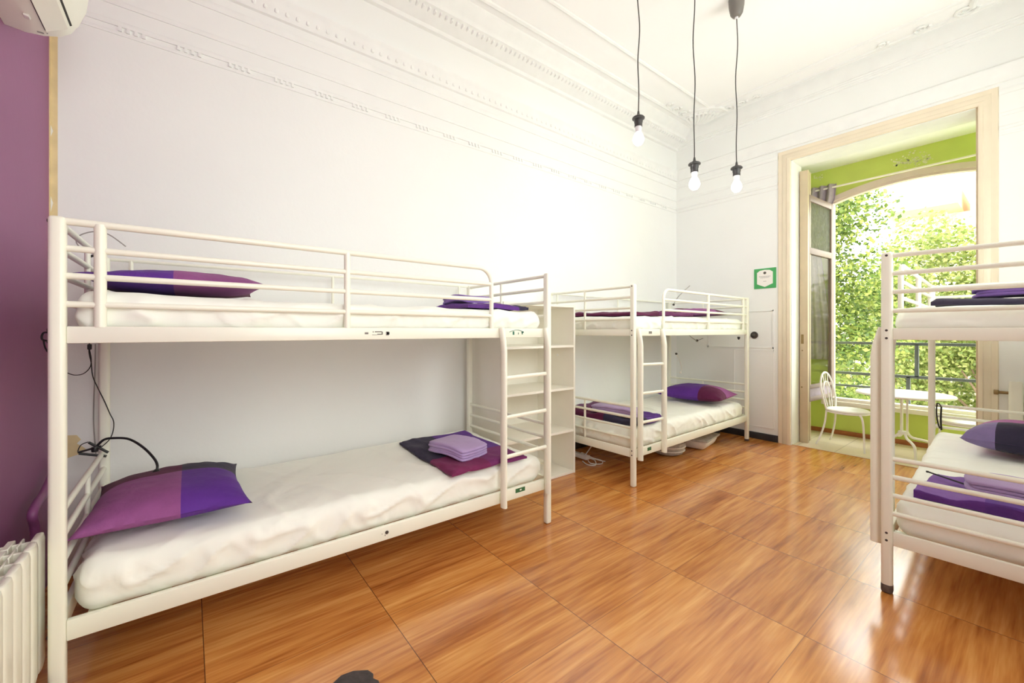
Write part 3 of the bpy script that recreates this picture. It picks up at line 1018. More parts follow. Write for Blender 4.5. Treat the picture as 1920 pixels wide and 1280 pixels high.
make_pillow('pillow', 'purple pillow lying on the upper bunk in the far corner', (-2.50, 4.55, 1.445), 0.34, 0.36, 0.06, math.radians(4), (0, 0, 0), quad('pillow_blocks_4', MAROON, PINK, VIOLET, MAROON, 0.05, 0.0), 12.0)
make_pillow('pillow', 'pink, lilac and dark pillow on the lower bunk in front of gallery door', (0.05, 4.22, 0.535), 0.37, 0.29, 0.135, math.radians(-3), (math.radians(-4), 0, 0), quad('pillow_blocks_5', (0.26, 0.20, 0.42, 1), NAVY, (0.45, 0.13, 0.40, 1), (0.42, 0.12, 0.36, 1), -0.22, -0.11), 15.0, 0.36)

def make_cloth(name, label, corners, ti, th, mat, seed, group, cat, wave=0.006, origin=None, nu=40, nv=30):
    """folded cloth slab over four corner points (xy); material uses local coords"""
    c = sum((V((p[0], p[1], 0)) for p in corners), V((0, 0, 0))) / 4
    mb = MB()
    P0, P1, P2, P3 = [V((p[0], p[1], 0)) - c for p in corners]
    def pt(u, v, s):
        p = P0.lerp(P1, u).lerp(P3.lerp(P2, u), v)
        ed = min(u, 1 - u, v, 1 - v)
        lap = 1.0 if ed > 0.02 else 0.35 + 0.65 * ed / 0.02
        wob = noise.noise(V((p.x * 5 + seed, p.y * 5, seed))) * wave + noise.noise(V((p.x * 13 + seed, p.y * 15, seed))) * wave * 0.4
        off = V((noise.noise(V((p.y * 4, seed, 1))) * 0.012, noise.noise(V((p.x * 4, seed, 2))) * 0.012, 0)) * (1 if ed < 0.2 else 0.3)
        q = p + off
        return q + V((0, 0, TOPS[ti][1](q.x + c.x, q.y + c.y) + 0.009 + (th * lap + wob + wave if s > 0 else 0.0)))
    for s in (1, 0):
        mb.grid(nu, nv, lambda u, v: pt(u, v, s))
    # side skirts
    def side(f):
        mb.grid(nu, 3, f)
    for fn in (lambda u, v: pt(u, 0, 1).lerp(pt(u, 0, 0), v), lambda u, v: pt(u, 1, 1).lerp(pt(u, 1, 0), v),):
        mb.grid(nu, 2, fn)
    for fn in (lambda u, v: pt(0, u, 1).lerp(pt(0, u, 0), v), lambda u, v: pt(1, u, 1).lerp(pt(1, u, 0), v)):
        mb.grid(nv, 2, fn)
    bmesh.ops.remove_doubles(mb.bm, verts=mb.bm.verts, dist=3e-4)
    o = mb.build(name, mat, angle=60)
    o.location = (c.x, c.y, 0)
    return tag(o, label, cat, group)

def make_towel(name, label, c, lx, ly, h, rz, mat, seed, group='folded lavender towels', layers=3):
    """folded towel: stacked rounded layers joined by a fold at one long side"""
    if isinstance(c[2], tuple):
        c = (c[0], c[1], max(TOPS[c[2][0]][1](c[0] + a_ * lx * 0.4, c[1] + b_ * ly * 0.4) for a_ in (-1, 0, 1) for b_ in (-1, 0, 1)) + c[2][1] + 0.020)
    t = thing(name, label, 'towel', c, rz, group)
    hh = h / layers
    mb = MB()
    def disp(q, n):
        return n * (soft_noise(q, (12, 12, 10), seed) * 0.004 + soft_noise(q, (40, 40, 30), seed + 2) * 0.0016) + V((-q.x * 0.08 * (2 * q.y / ly) ** 4, -q.y * 0.10 * (2 * q.x / lx) ** 4, soft_noise(q, (5, 5, 1), seed + 1) * 0.012 - 0.012 * (2 * q.x / lx) ** 2))
    for i in range(layers):
        s = 1 - 0.03 * (i % 2)
        mb.rbox((0.004 * (i % 2), 0, hh * (i + 0.5)), (lx / 2 * s, ly / 2 * s, hh * 0.56), hh * 0.45, (20, 16, 4), disp)
    mb.build('folded_cloth', mat, t, angle=180)
    return t

BLK = 'folded purple blankets'
qb1 = quad('blanket_blocks_1', NAVY, (0.13, 0.04, 0.30, 1), (0.15, 0.022, 0.10, 1), (0.15, 0.022, 0.10, 1), 0.0, 0.0)
# local x = world x, y = world y for cloths: x>0 is the front side, y>0 the far end
qb1 = quad('blanket_blocks_1', NAVY, (0.20, 0.025, 0.10, 1), (0.12, 0.035, 0.28, 1), (0.19, 0.03, 0.15, 1), 0.12, -0.02)
make_cloth('blanket', 'flat folded blanket in dark, violet and plum blocks under a lavender towel', [(-1.985, 1.13), (-2.755, 1.15), (-2.775, 1.70), (-1.985, 1.665)], 0, 0.016, qb1, 2.0, BLK, 'blanket', 0.008)
make_towel('towel', 'thick folded lavender towel on the blanket of the bunk by purple wall', (-2.27, 1.335, (0, 0.026)), 0.34, 0.24, 0.062, math.radians(12), 'lav', 1.5, layers=4)
qb2 = quad('blanket_blocks_2', VIOLET, (0.12, 0.035, 0.25, 1), NAVY, NAVY, 0.0, 0.15)
make_cloth('blanket', 'rumpled dark violet blanket at the foot of the nearest upper bunk', [(-2.06, 1.28), (-2.62, 1.30), (-2.62, 1.79), (-2.08, 1.76)], 1, 0.016, qb2, 5.0, BLK, 'blanket', 0.012)
make_towel('towel', 'violet towel folded on the upper bunk near the ladder top', (-2.30, 1.42, (1, 0.030)), 0.28, 0.22, 0.04, math.radians(6), 'lav_dark', 5.5, layers=3)
qb3 = quad('blanket_blocks_3', NAVY, MAROON, MAROON, (0.17, 0.03, 0.13, 1), -0.28, -0.10)
make_cloth('blanket', 'maroon and dark blanket spread over the far corner upper bunk', [(-2.10, 2.90), (-2.90, 2.90), (-2.92, 3.95), (-2.14, 3.95)], 3, 0.018, qb3, 8.0, BLK, 'blanket', 0.014, nu=30, nv=44)
qb4 = quad('blanket_blocks_4', MAROON, NAVY, (0.16, 0.03, 0.14, 1), (0.11, 0.04, 0.26, 1), 0.10, -0.05)
make_cloth('blanket', 'maroon and violet blanket under a rolled towel on far corner lower bunk', [(-2.06, 2.89), (-2.90, 2.87), (-2.93, 3.38), (-2.07, 3.32)], 2, 0.024, qb4, 11.0, BLK, 'blanket', 0.026)
make_towel('towel', 'lavender towel rolled on the far corner lower bunk', (-2.36, 3.03, (2, 0.052)), 0.46, 0.20, 0.06, math.radians(4), 'lav', 8.5)
qb5 = quad('blanket_blocks_5', (0.11, 0.03, 0.22, 1), (0.10, 0.03, 0.22, 1), (0.27, 0.14, 0.46, 1), (0.16, 0.08, 0.34, 1), -0.18, -0.19)
make_cloth('blanket', 'violet blanket under a towel on lower bunk in front of gallery door', [(-0.385, 2.76), (0.42, 2.74), (0.42, 3.22), (-0.36, 3.10)], 4, 0.010, qb5, 14.0, BLK, 'blanket', 0.030)
make_towel('towel', 'pale violet towel on the lower bunk in front of gallery door', (0.08, 2.95, (4, 0.044)), 0.62, 0.24, 0.05, math.radians(2), 'lav', 12.5)
make_cloth('blanket', 'dark folded blanket on the upper bunk in front of gallery door', [(-0.33, 2.80), (0.40, 2.84), (0.40, 3.25), (-0.33, 3.22)], 5, 0.022, 'navyf', 17.0, BLK, 'blanket', 0.008)
make_towel('towel', 'violet towel on the dark blanket of the upper bunk, gallery door side', (0.10, 2.99, (5, 0.030)), 0.62, 0.24, 0.045, math.radians(2), 'lav_dark', 14.5)

# ------------------------------------------------------------------ shelf unit
sh = thing('shelf_unit', 'tall white open shelf unit between the two bunk beds', 'shelf', (-2.54, 1.90, 0))
SY, SD = 0.79, 0.485
MB().box((-SD, 0, 0), (0, 0.02, 1.475), 0.001, 1).build('side_panel', 'shelf', sh, smooth=False)
MB().box((-SD, SY - 0.02, 0), (0, SY, 1.475), 0.001, 1).build('side_panel', 'shelf', sh, smooth=False)
MB().box((-SD, 0.0201, 0), (-SD + 0.008, SY - 0.0201, 1.455), 0).build('back_panel', 'shelf', sh, smooth=False)
MB().box((-SD, 0.0201, 1.455), (0, SY - 0.0201, 1.475), 0).build('top_panel', 'shelf', sh, smooth=False)
for z in (0.0, 0.365, 0.735, 1.105):
    MB().box((-SD + 0.0081, 0.0201, z + 0.001), (-0.002, SY - 0.0201, z + 0.02), 0).build('shelf_board', 'shelf', sh, smooth=False)
mb = MB().lathe((-0.20, SY - 0.0215, 1.03), [(0.011, -0.004), (0.011, 0.001)], 12, 'y')
mb.build('cable_hole_cap', 'mould', sh)

# ------------------------------------------------------------------ reading lamps and cables
def path(pts, sub=6):
    """Catmull-Rom through points"""
    pts = [V(p) for p in pts]
    out = []
    for i in range(len(pts) - 1):
        p0, p1, p2, p3 = pts[max(i - 1, 0)], pts[i], pts[i + 1], pts[min(i + 2, len(pts) - 1)]
        for k in range(sub):
            t = k / sub
            out.append(0.5 * ((2 * p1) + (-p0 + p2) * t + (2 * p0 - 5 * p1 + 4 * p2 - p3) * t * t + (-p0 + 3 * p1 - 3 * p2 + p3) * t ** 3))
    out.append(pts[-1])
    return out

def pix(u, v, x=None, y=None):
    """a point on a plane of the room seen at a place in the photo"""
    F = V((-math.sin(YAW), math.cos(YAW), 0)); Rr = V((math.cos(YAW), math.sin(YAW), 0))
    r = F + Rr * ((u - 960) / F_PX) + V((0, 0, -(v - HY) / F_PX))
    t = x / r.x if x is not None else y / r.y
    return V((r.x * t, r.y * t, CAMZ + r.z * t))

# ------------------------------------------------------------------ radiator (left) on the purple wall
rd = thing('radiator', 'cream sectional radiator under the purple wall, left of the bunk bed', 'radiator', (-2.08, -0.39, 0))
n = 0
x = 0.0
while x < 1.25:
    mb = MB()
    w = 0.078
    mb.rbox((x + w / 2, -0.006, 0.352), (w / 2 - 0.0015, 0.011, 0.222), 0.010, (8, 4, 24),
            lambda q, nn: V((0, 0, 0)) if q.y < 0 else V((0, 0.004 * math.cos(q.x / 0.038 * PI / 2), 0)))
    mb.box((x + 0.030, -0.105, 0.145), (x + 0.040, -0.012, 0.558), 0.003, 1)          # web
    mb.box((x + 0.004, -0.112, 0.14), (x + w - 0.004, -0.100, 0.54), 0.004, 1)        # rear plate
    for ya, yb_ in ((-0.046, -0.040), (-0.078, -0.060), (-0.112, -0.098)):
        mb.box((x + 0.002, ya, 0.52), (x + w - 0.002, yb_, 0.562), 0.002, 1)
    mb.tube([(x + 0.001, -0.058, 0.505), (x + w - 0.001, -0.058, 0.505)], 0.018, 10)
    mb.tube([(x + 0.001, -0.058, 0.175), (x + w - 0.001, -0.058, 0.175)], 0.018, 10)
    mb.build('radiator_section', 'radiator', rd)
    x += 0.080
MB().tube([(-0.03, -0.058, 0.505), (0.01, -0.058, 0.505)], 0.016, 12).lathe((-0.035, -0.058, 0.505), [(0.018, 0), (0.02, 0.012)], 12, 'x').build('end_valve', 'brass', rd)
MB().box((0.15, -0.158, 0.30), (0.18, -0.108, 0.33)).box((1.0, -0.158, 0.30), (1.03, -0.108, 0.33)).box((0.15, -0.158, 0.0), (0.17, -0.10, 0.14)).build('bracket', 'radiator', rd)
pipe = MB().tube(path([(-2.98, -0.505, 0.62), (-2.853, -0.51, 0.56), (-2.70, -0.505, 0.533), (-2.58, -0.50, 0.531), (-2.51, -0.50, 0.508), (-2.545, -0.50, 0.45), (-2.56, -0.50, 0.38), (-2.48, -0.49, 0.33), (-2.30, -0.465, 0.34), (-2.20, -0.45, 0.44), (-2.118, -0.448, 0.505)]), 0.016, 12)
tag(pipe.build('heating_pipe', 'purple_pipe'), 'bent purple-painted heating pipe behind the bunk bed post', 'pipe')

# radiator at the far right beside the gallery door
r2 = thing('radiator', 'white radiator on the far wall right of the gallery door', 'radiator', (-0.17, YF - 0.07, 0))
for i in range(8):
    x = 0.002 + i * 0.08
    mb = MB()
    mb.rbox((x + 0.039, -0.006, 0.49), (0.0375, 0.012, 0.36), 0.010, (8, 4, 20))
    mb.box((x + 0.03, -0.0, 0.18), (x + 0.048, 0.045, 0.82), 0.003, 1)
    mb.build('radiator_section', 'radiator', r2)
MB().tube([(-0.045, 0.02, 0.755), (0.01, 0.02, 0.755)], 0.012, 12).lathe((-0.045, 0.02, 0.755), [(0.016, -0.03), (0.019, -0.028), (0.019, -0.004), (0.012, 0.0)], 14, 'x').build('valve', 'brass', r2)
MB().box((0.1, 0.045, 0.6), (0.13, 0.068, 0.64)).box((0.5, 0.045, 0.6), (0.53, 0.068, 0.64)).build('bracket', 'radiator', r2)

# ------------------------------------------------------------------ air conditioner on the purple wall
ac = thing('air_conditioner', 'cream wall air conditioner high on the purple wall', 'air conditioner', (-2.41, YB, 2.40))
prof = [(0.0, 0.004), (0.05, 0.0), (0.10, 0.004), (0.145, 0.02), (0.175, 0.045), (0.195, 0.085), (0.218, 0.15), (0.225, 0.22), (0.215, 0.28), (0.18, 0.30), (0.0, 0.30)]
mb = MB()
mb.prism(prof, (0.0, 0.001, 0), (0.86, 0.001, 0), (0, 1, 0), (0, 0, 1))
bmesh.ops.bevel(mb.bm, geom=[e for e in mb.bm.edges if abs(e.verts[0].co.x - e.verts[1].co.x) < 1e-5], offset=0.006, segments=3, profile=0.5, affect='EDGES')
mb.build('housing', 'ac', ac, angle=30)
# slots (dark) and the louvre flap between them
def acline(y0, z0, y1, z1, x0, x1, name, mat, push=0.0015):
    mb = MB()
    d = V((0, y1 - y0, z1 - z0)).normalized()
    nrm = V((0, -d.z, d.y))
    if nrm.z > 0:
        nrm = -nrm
    P = [V((0, y0, z0)) + nrm * push, V((0, y1, z1)) + nrm * push, V((0, y1, z1)) - nrm * 0.004, V((0, y0, z0)) - nrm * 0.004]
    a = [mb.bm.verts.new(p + V((x0, 0, 0))) for p in P]
    b = [mb.bm.verts.new(p + V((x1, 0, 0))) for p in P]
    for i in range(4):
        mb.bm.faces.new((a[i], a[(i + 1) % 4], b[(i + 1) % 4], b[i]))
    mb.bm.faces.new(a[::-1]); mb.bm.faces.new(b)
    return mb.build(name, mat, ac, smooth=False)
acline(0.111, 0.007, 0.183, 0.058, 0.050, 0.82, 'air_slot', 'ac_dark', 0.0035)
acline(0.1125, 0.0078, 0.170, 0.0435, 0.0515, 0.81, 'louvre_flap', 'ac', 0.0075)
MB().box((0.115, 0.074, -0.006), (0.14, 0.090, 0.003), 0.002, 1).build('flap_clip', 'white_plastic', ac)
MB().box((0.025, 0.088, 0.0012), (0.032, 0.106, 0.0035)).box((0.029, 0.113, 0.004), (0.032, 0.117, 0.0065)).build('maker_mark', 'grey_cable', ac, smooth=False)

# ------------------------------------------------------------------ pendant bulbs
def pendant(u, vb, d, label, wig):
    F = V((-math.sin(YAW), math.cos(YAW), 0)); Rr = V((math.cos(YAW), math.sin(YAW), 0))
    p = F * d + Rr * ((u - 960) / F_PX * d)
    z = CAMZ - (vb - HY) / F_PX * d
    t = thing('pendant_bulb', label, 'pendant lamp', (p.x, p.y, z), 0, 'hanging bulbs')
    # origin at bulb centre
    s = 0.040
    prof = [(0.002, -s), (0.020, -s * 0.86), (0.033, -s * 0.5), (s, 0.0), (0.036, 0.020), (0.027, 0.040), (0.019, 0.053), (0.017, 0.058)]
    MB().lathe((0, 0, 0), prof, 28).build('bulb', 'bulb', t)
    MB().lathe((0, 0, 0), [(0.0195, 0.050), (0.0215, 0.064), (0.0225, 0.092), (0.020, 0.096)], 24).build('bulb_collar', 'bulb_neck', t)
    MB().lathe((0, 0, 0), [(0.022, 0.090), (0.0265, 0.092), (0.0265, 0.118), (0.029, 0.122), (0.029, 0.142), (0.042, 0.146), (0.043, 0.152), (0.036, 0.160), (0.018, 0.168), (0.010, 0.176), (0.006, 0.20)], 28).build('lamp_holder', 'socket', t)
    top = ZC - z
    n = 24
    pts = []
    for i in range(n + 1):
        k = i / n
        a = math.sin(k * PI) * 0.006
        pts.append((a * math.sin(k * 13 + wig) - 0.0 + 0.004 * math.sin(k * 5 + wig) * math.sin(k * PI), a * math.cos(k * 11 + wig), 0.195 + (top - 0.23) * k))
    MB().tube(pts, 0.0038, 8).build('cable', 'cable_dark', t)
    MB().lathe((0, 0, top), [(0.012, -0.145), (0.03, -0.138), (0.045, -0.115), (0.055, -0.06), (0.058, -0.001)], 28).build('ceiling_cup', 'cup', t)
    MB().lathe((0, 0, top), [(0.008, -0.158), (0.013, -0.155), (0.013, -0.143)], 16).build('cord_grip', 'bulb_neck', t)
    light('bulb_light', 'POINT', (p.x, p.y, z - 0.055), (0, 0, 0), BULB_W, (0.97, 0.975, 0.92), shadow_soft_size=0.06)
pendant(1197, 262, 2.90, 'bare bulb hanging highest, nearest the left wall', 0.3)
pendant(1302, 346, 3.05, 'bare bulb hanging in the middle of the three', 2.1)
pendant(1381, 351, 3.27, 'bare bulb hanging nearest the gallery door', 4.0)

hx = -2.82
cl = pix(178, 842, x=hx)
lamp = thing('reading_lamp', 'black gooseneck reading lamp clipped to the lower bunk headboard', 'lamp', cl, 0)
def rel(p):
    return V(p) - V(cl)
neck = [rel(pix(u, v, x=xx)) for u, v, xx in ((180, 838, hx), (195, 824, hx + 0.01), (215, 821, hx + 0.03), (242, 823, hx + 0.07), (268, 838, hx + 0.12), (288, 858, hx + 0.18), (295, 872, hx + 0.22), (293, 884, hx + 0.23))]
MB().tube(path(neck), 0.0055, 10).build('gooseneck', 'black', lamp)
hd = neck[-1]
MB().lathe(hd, [(0.006, 0.012), (0.013, 0.006), (0.018, -0.004), (0.019, -0.014), (0.016, -0.020)], 20).build('lamp_head', 'black', lamp)
mb = MB()
a, b = rel(pix(166, 829, x=hx)), rel(pix(203, 848, x=hx))
mb.tube([a, b], 0.009, 8, r2=0.006)
a, b = rel(pix(146, 848, x=hx)), rel(pix(190, 836, x=hx))
mb.tube([a, b], 0.008, 8, r2=0.005)
a, b = rel(pix(148, 850, x=hx)), rel(pix(200, 855, x=hx))
mb.tube([a, b], 0.007, 8, r2=0.006)
mb.lathe((0, 0, 0), [(0.012, -0.012), (0.014, 0.0), (0.012, 0.012)], 14)
mb.build('clip', 'black', lamp)
mb = MB()
mb.tube(path([rel(pix(u, v, x=hx)) for u, v in ((166, 828), (152, 834), (146, 846), (150, 850))]), 0.0022, 6)
mb.build('switch_cord', 'black', lamp)
cord = MB()
cx_ = -2.90
cord.tube(path([pix(u, v, x=cx_) for u, v in ((168, 643), (167, 660), (171, 680), (174, 705), (184, 728), (196, 752), (206, 775), (213, 790), (212, 808), (205, 824), (190, 838))]), 0.0024, 6)
cord.tube(path([pix(u, v, x=cx_) for u, v in ((124, 698), (140, 703), (157, 700), (169, 688), (171, 672), (168, 655), (168, 643))]), 0.0022, 6)
cord.box(pix(168, 650, x=cx_) - V((0.006, 0.008, 0.014)), pix(168, 650, x=cx_) + V((0.006, 0.008, 0.014)), 0.003, 1)
cob = cord.build('cord', 'black', lamp)
cob.location = -cl
cord = MB().tube(path([pix(u, v, x=-3.03) for u, v in ((179, 645), (178, 700), (176, 760), (176, 800), (180, 850))]), 0.0028, 6)
tag(cord.build('electric_cable', 'grey_cable'), 'pale grey cord running straight down the wall behind the bed post', 'cable')

lu = pix(165, 478, x=-2.88)
l2 = thing('reading_lamp', 'small dark clip lamp with a thin looping neck on the nearest upper headboard', 'lamp', lu, 0)
def rel2(u, v, x=-2.88):
    return pix(u, v, x=x) - lu
MB().tube(path([rel2(165, 478), rel2(152, 466), rel2(143, 452), rel2(152, 440), rel2(178, 434), rel2(205, 440), rel2(236, 462)]), 0.0028, 8).build('gooseneck', 'grey_cable', l2)
MB().tube([rel2(160, 483), rel2(176, 479)], 0.010, 8, r2=0.006).lathe((0, 0, 0), [(0.008, -0.010), (0.010, 0.0), (0.008, 0.010)], 12).build('clip', 'black', l2)
# wire hook outside the near post at purple wall
h0 = pix(80, 630, x=-2.06)
mb = MB().tube(path([h0 + V((0.02, 0.04, 0.006)), h0 + V((-0.02, 0, 0.012)), h0 + V((-0.02, -0.004, -0.012)), h0 + V((0.01, 0.03, -0.018))]), 0.0032, 6)
mb.tube(path([h0 + V((-0.01, 0, -0.012)), h0 + V((0.0, 0.01, -0.05)), h0 + V((0.015, 0.05, -0.10))]), 0.0025, 6)
tag(mb.build('cable_clip', 'black'), 'small dark cable clip behind the near bunk post', 'clip')

# far corner bed lamps
def mini_lamp(label, pts, head, clip, x, mat='grey_cable'):
    o0 = pix(*clip, x=x)
    t = thing('reading_lamp', label, 'lamp', o0, 0)
    MB().tube(path([pix(u, v, x=x) - o0 for u, v in pts]), 0.0042, 8).build('gooseneck', mat, t)
    h = pix(*head, x=x) - o0
    MB().lathe(h, [(0.004, 0.014), (0.011, 0.008), (0.015, -0.006), (0.013, -0.012)], 14).build('lamp_head', mat, t)
    MB().lathe((0, 0, 0), [(0.010, -0.012), (0.014, -0.004), (0.014, 0.006), (0.008, 0.012)], 12).build('clip', 'hole', t)
mini_lamp('pale gooseneck lamp rising above the far corner upper bunk', ((1263, 570), (1272, 556), (1285, 543), (1296, 533)), (1298, 532), (1263, 571), -2.86)
mini_lamp('small lamp on the rear post of the far corner bunk, with hanging cord', ((1268, 663), (1274, 674), (1278, 690), (1276, 700)), (1276, 698), (1268, 663), -2.86, 'sill')
mini_lamp('small lamp hanging under the far corner upper bunk on a thin cord', ((1292, 628), (1299, 634), (1307, 638), (1318, 634)), (1307, 639), (1307, 638), -2.60)
sk = MB().lathe(pix(1385, 633, x=-2.12), [(0.004, -0.022), (0.013, -0.010), (0.015, 0.012)], 14)
tag(sk.build('lamp_socket', 'black'), 'black socket hanging under the end of the far corner upper bunk', 'socket')

# wall knob and notice
kn = pix(1414, 628, y=YF - 0.01)
kb = thing('wall_knob', 'round dark knob on the far wall right of the corner bunk', 'switch', (kn.x, YF, kn.z))
MB().lathe((0, 0, 0), [(0.040, -0.001), (0.041, -0.008), (0.034, -0.014)], 28, 'y').build('backplate', 'hole', kb)
MB().lathe((0, 0, 0), [(0.012, -0.012), (0.018, -0.020), (0.018, -0.030), (0.012, -0.034)], 20, 'y').build('button', 'ink_dark', kb)
nt = thing('notice', 'green-framed notice with a white shield-shaped panel on the far wall', 'notice', (-1.955, YF, 1.85))
MB().box((-0.115, -0.006, -0.115), (0.115, -0.0, 0.115), 0.001, 1).build('green_board', 'dgreen', nt, smooth=False)
mb = MB()
o = [(-0.082, -0.062), (0.0, -0.098), (0.082, -0.062), (0.082, 0.070), (0.05, 0.092), (0.0, 0.098), (-0.05, 0.092), (-0.082, 0.070)]
a = [mb.bm.verts.new((x, -0.0085, z)) for x, z in o]; b = [mb.bm.verts.new((x, -0.006, z)) for x, z in o]
mb.bm.faces.new(a); mb.bm.faces.new(b[::-1])
for i in range(8):
    mb.bm.faces.new((a[i], a[(i + 1) % 8], b[(i + 1) % 8], b[i]))
mb.build('white_panel', 'sign_white', nt, smooth=False)
MB().lathe((0, 0, 0.062), [(0.015, -0.0100), (0.015, -0.0088)], 16, 'y').build('round_emblem', 'ink_dark', nt)
mb = MB()
rr = random.Random(5)
for (z, w) in ((0.022, 0.060), (0.008, 0.045)):
    x = -w
    while x < w:
        l = rr.uniform(0.008, 0.016)
        mb.box((x, -0.0096, z - 0.0022), (min(x + l, w), -0.0086, z + 0.0022)); x += l + 0.004
for i in range(3):
    mb.box((-0.014 + i * 0.011, -0.0096, -0.036), (-0.007 + i * 0.011, -0.0086, -0.031))
mb.build('printed_lines', 'ink', nt, smooth=False)

# cables by bed 3
cb = MB()
yb = 4.80
cb.tube(path([pix(u, v, y=yb) for u, v in ((1757, 755), (1756, 772), (1758, 790), (1762, 803))]), 0.0045, 6)
cb.tube(path([pix(u, v, y=yb) for u, v in ((1765, 762), (1764, 785), (1765, 806))]), 0.006, 6)
cb.tube(path([pix(u, v, y=yb) for u, v in ((1757, 755), (1762, 758), (1765, 764))]), 0.004, 6)
tag(cb.build('hanging_cord', 'black'), 'black cord hanging from headboard bars in front of the gallery', 'cable')
st = MB().tube([(-0.37, 3.04, 0.515), (-0.20, 2.945, 0.505)], 0.004, 8)
st.lathe((-0.37, 3.04, 0.515), [(0.006, -0.004), (0.006, 0.004)], 8)
tag(st.build('black_cord', 'black'), 'short black cord lying on the lower bunk by the violet blanket', 'cable')

# power strip with cords on the floor by the shelf unit
ps = thing('power_strip', 'white power strip with a tangle of cords beside the shelf unit', 'power strip', (-2.80, 3.02, 0))
MB().box((-0.10, -0.03, 0.012), (0.12, 0.03, 0.05), 0.008, 3).build('socket_block', 'white_plastic', ps)
mb = MB()
mb.tube(path([(0.10, 0, 0.03), (0.20, -0.06, 0.012), (0.26, 0.02, 0.006), (0.20, 0.10, 0.006), (0.08, 0.10, 0.006), (0.02, 0.02, 0.055), (0.10, -0.04, 0.06), (0.22, 0.03, 0.03), (0.24, 0.10, 0.008)]), 0.005, 8)
mb.tube(path([(0.08, 0.0, 0.05), (0.12, 0.06, 0.16), (0.06, 0.12, 0.24), (-0.05, 0.16, 0.26), (-0.12, 0.2, 0.2)]), 0.005, 8)
mb.tube(path([(0.12, 0, 0.03), (0.18, 0.02, 0.02), (0.25, -0.05, 0.006), (0.20, -0.10, 0.006), (0.10, -0.06, 0.006)]), 0.005, 8)
mb.build('cords', 'white_plastic', ps)

# things under the far corner bunk
bk = thing('basket', 'round grey basket of cloths pushed under the far corner bunk', 'basket', (-2.36, 3.86, 0))
MB().lathe((0, 0, 0), [(0.11, 0.002), (0.145, 0.02), (0.165, 0.07), (0.172, 0.13), (0.178, 0.135), (0.170, 0.138), (0.155, 0.07), (0.12, 0.03)], 28).build('basket_body', 'basket', bk)
mb = MB()
mb.rbox((0, 0, 0.11), (0.13, 0.13, 0.05), 0.045, (14, 14, 6), lambda q, n: n * soft_noise(q, (14, 14, 14), 3.0) * 0.02)
mb.build('cloth_filling', 'basket_white', bk, angle=180)
for z in (0.05, 0.09):
    MB().tube([(0.168 * math.cos(a) * (0.97 if z < 0.06 else 1.01), 0.168 * math.sin(a) * (0.97 if z < 0.06 else 1.01), z) for a in [2 * PI * k / 28 for k in range(28)]], 0.005, 6, closed=True).build('woven_band', 'basket_white', bk)
tb = thing('storage_tub', 'shallow pale tub under the corner bunk, between basket and dark case', 'tub', (-2.30, 4.36, 0), math.radians(10))
mb = MB()
mb.rbox((0, 0, 0.055), (0.13, 0.19, 0.05), 0.035, (10, 14, 6), lambda q, n: V((q.x * 0.18, q.y * 0.12, 0)) * (q.z / 0.05))
mb.build('tub_body', 'basket_white', tb, angle=60)
mb = MB(); mb.rbox((0, 0, 0.112), (0.162, 0.222, 0.011), 0.009, (8, 10, 2)); mb.build('tub_rim', 'basket', tb, angle=60)
dc = MB().box((-0.14, -0.09, 0.0), (0.14, 0.09, 0.16), 0.012, 3)
o = dc.build('storage_case', 'dark_case', loc=(-2.56, 5.03, 0))
tag(o, 'dark case on the floor by the black skirting under the corner bunk', 'case')

# ------------------------------------------------------------------ gallery furniture
def bistro_chair(label, loc, rz):
    t = thing('bistro_chair', label, 'chair', loc, rz, 'white metal bistro chairs')
    # local: faces +x, seat centre at origin, seat height .385
    h = 0.385
    MB().lathe((0, 0, h), [(0.165, -0.012), (0.185, -0.006), (0.19, 0.004), (0.183, 0.016), (0.15, 0.022)], 32).build('seat', 'chair', t)
    MB().tube([(0.183 * math.cos(a), 0.183 * math.sin(a), h - 0.014) for a in [2 * PI * k / 32 for k in range(32)]], 0.008, 8, closed=True).build('seat_ring', 'chair', t)
    for sy in (-1, 1):
        MB().tube(path([(0.13, sy * 0.10, h - 0.015), (0.165, sy * 0.135, h - 0.03), (0.185, sy * 0.155, h - 0.09), (0.195, sy * 0.165, 0.18), (0.205, sy * 0.175, 0.0)]), 0.0095, 10).build('leg', 'chair', t)
        MB().tube(path([(-0.15, sy * 0.115, h - 0.01), (-0.16, sy * 0.13, 0.24), (-0.19, sy * 0.155, 0.10), (-0.225, sy * 0.175, 0.0)]), 0.0095, 10).build('leg', 'chair', t)
    # arched back with inner loop
    mb = MB()
    arch = [(-0.15, -0.115, h), (-0.165, -0.15, h + 0.12), (-0.19, -0.15, h + 0.25), (-0.205, -0.09, h + 0.36), (-0.21, 0.0, h + 0.40), (-0.205, 0.09, h + 0.36), (-0.19, 0.15, h + 0.25), (-0.165, 0.15, h + 0.12), (-0.15, 0.115, h)]
    mb.tube(path(arch), 0.0095, 10)
    mb.build('back_hoop', 'chair', t)
    mb = MB()
    mb.tube(path([(-0.155, -0.045, h), (-0.175, -0.075, h + 0.12), (-0.19, -0.085, h + 0.22), (-0.20, 0.0, h + 0.30), (-0.19, 0.085, h + 0.22), (-0.175, 0.075, h + 0.12), (-0.155, 0.045, h)]), 0.006, 8)
    mb.tube(path([(-0.155, 0.0, h), (-0.18, 0.02, h + 0.14), (-0.20, 0.0, h + 0.29), (-0.21, 0.0, h + 0.40)]), 0.005, 8)
    for sy in (-1, 1):
        mb.tube(path([(-0.19, sy * 0.085, h + 0.22), (-0.20, sy * 0.05, h + 0.30), (-0.208, sy * 0.06, h + 0.375)]), 0.005, 8)
    mb.build('back_scroll', 'chair', t)
    return t
bistro_chair('white metal bistro chair with hooped back, left of the gallery table', (-1.30, 5.62, 0), math.radians(-6))
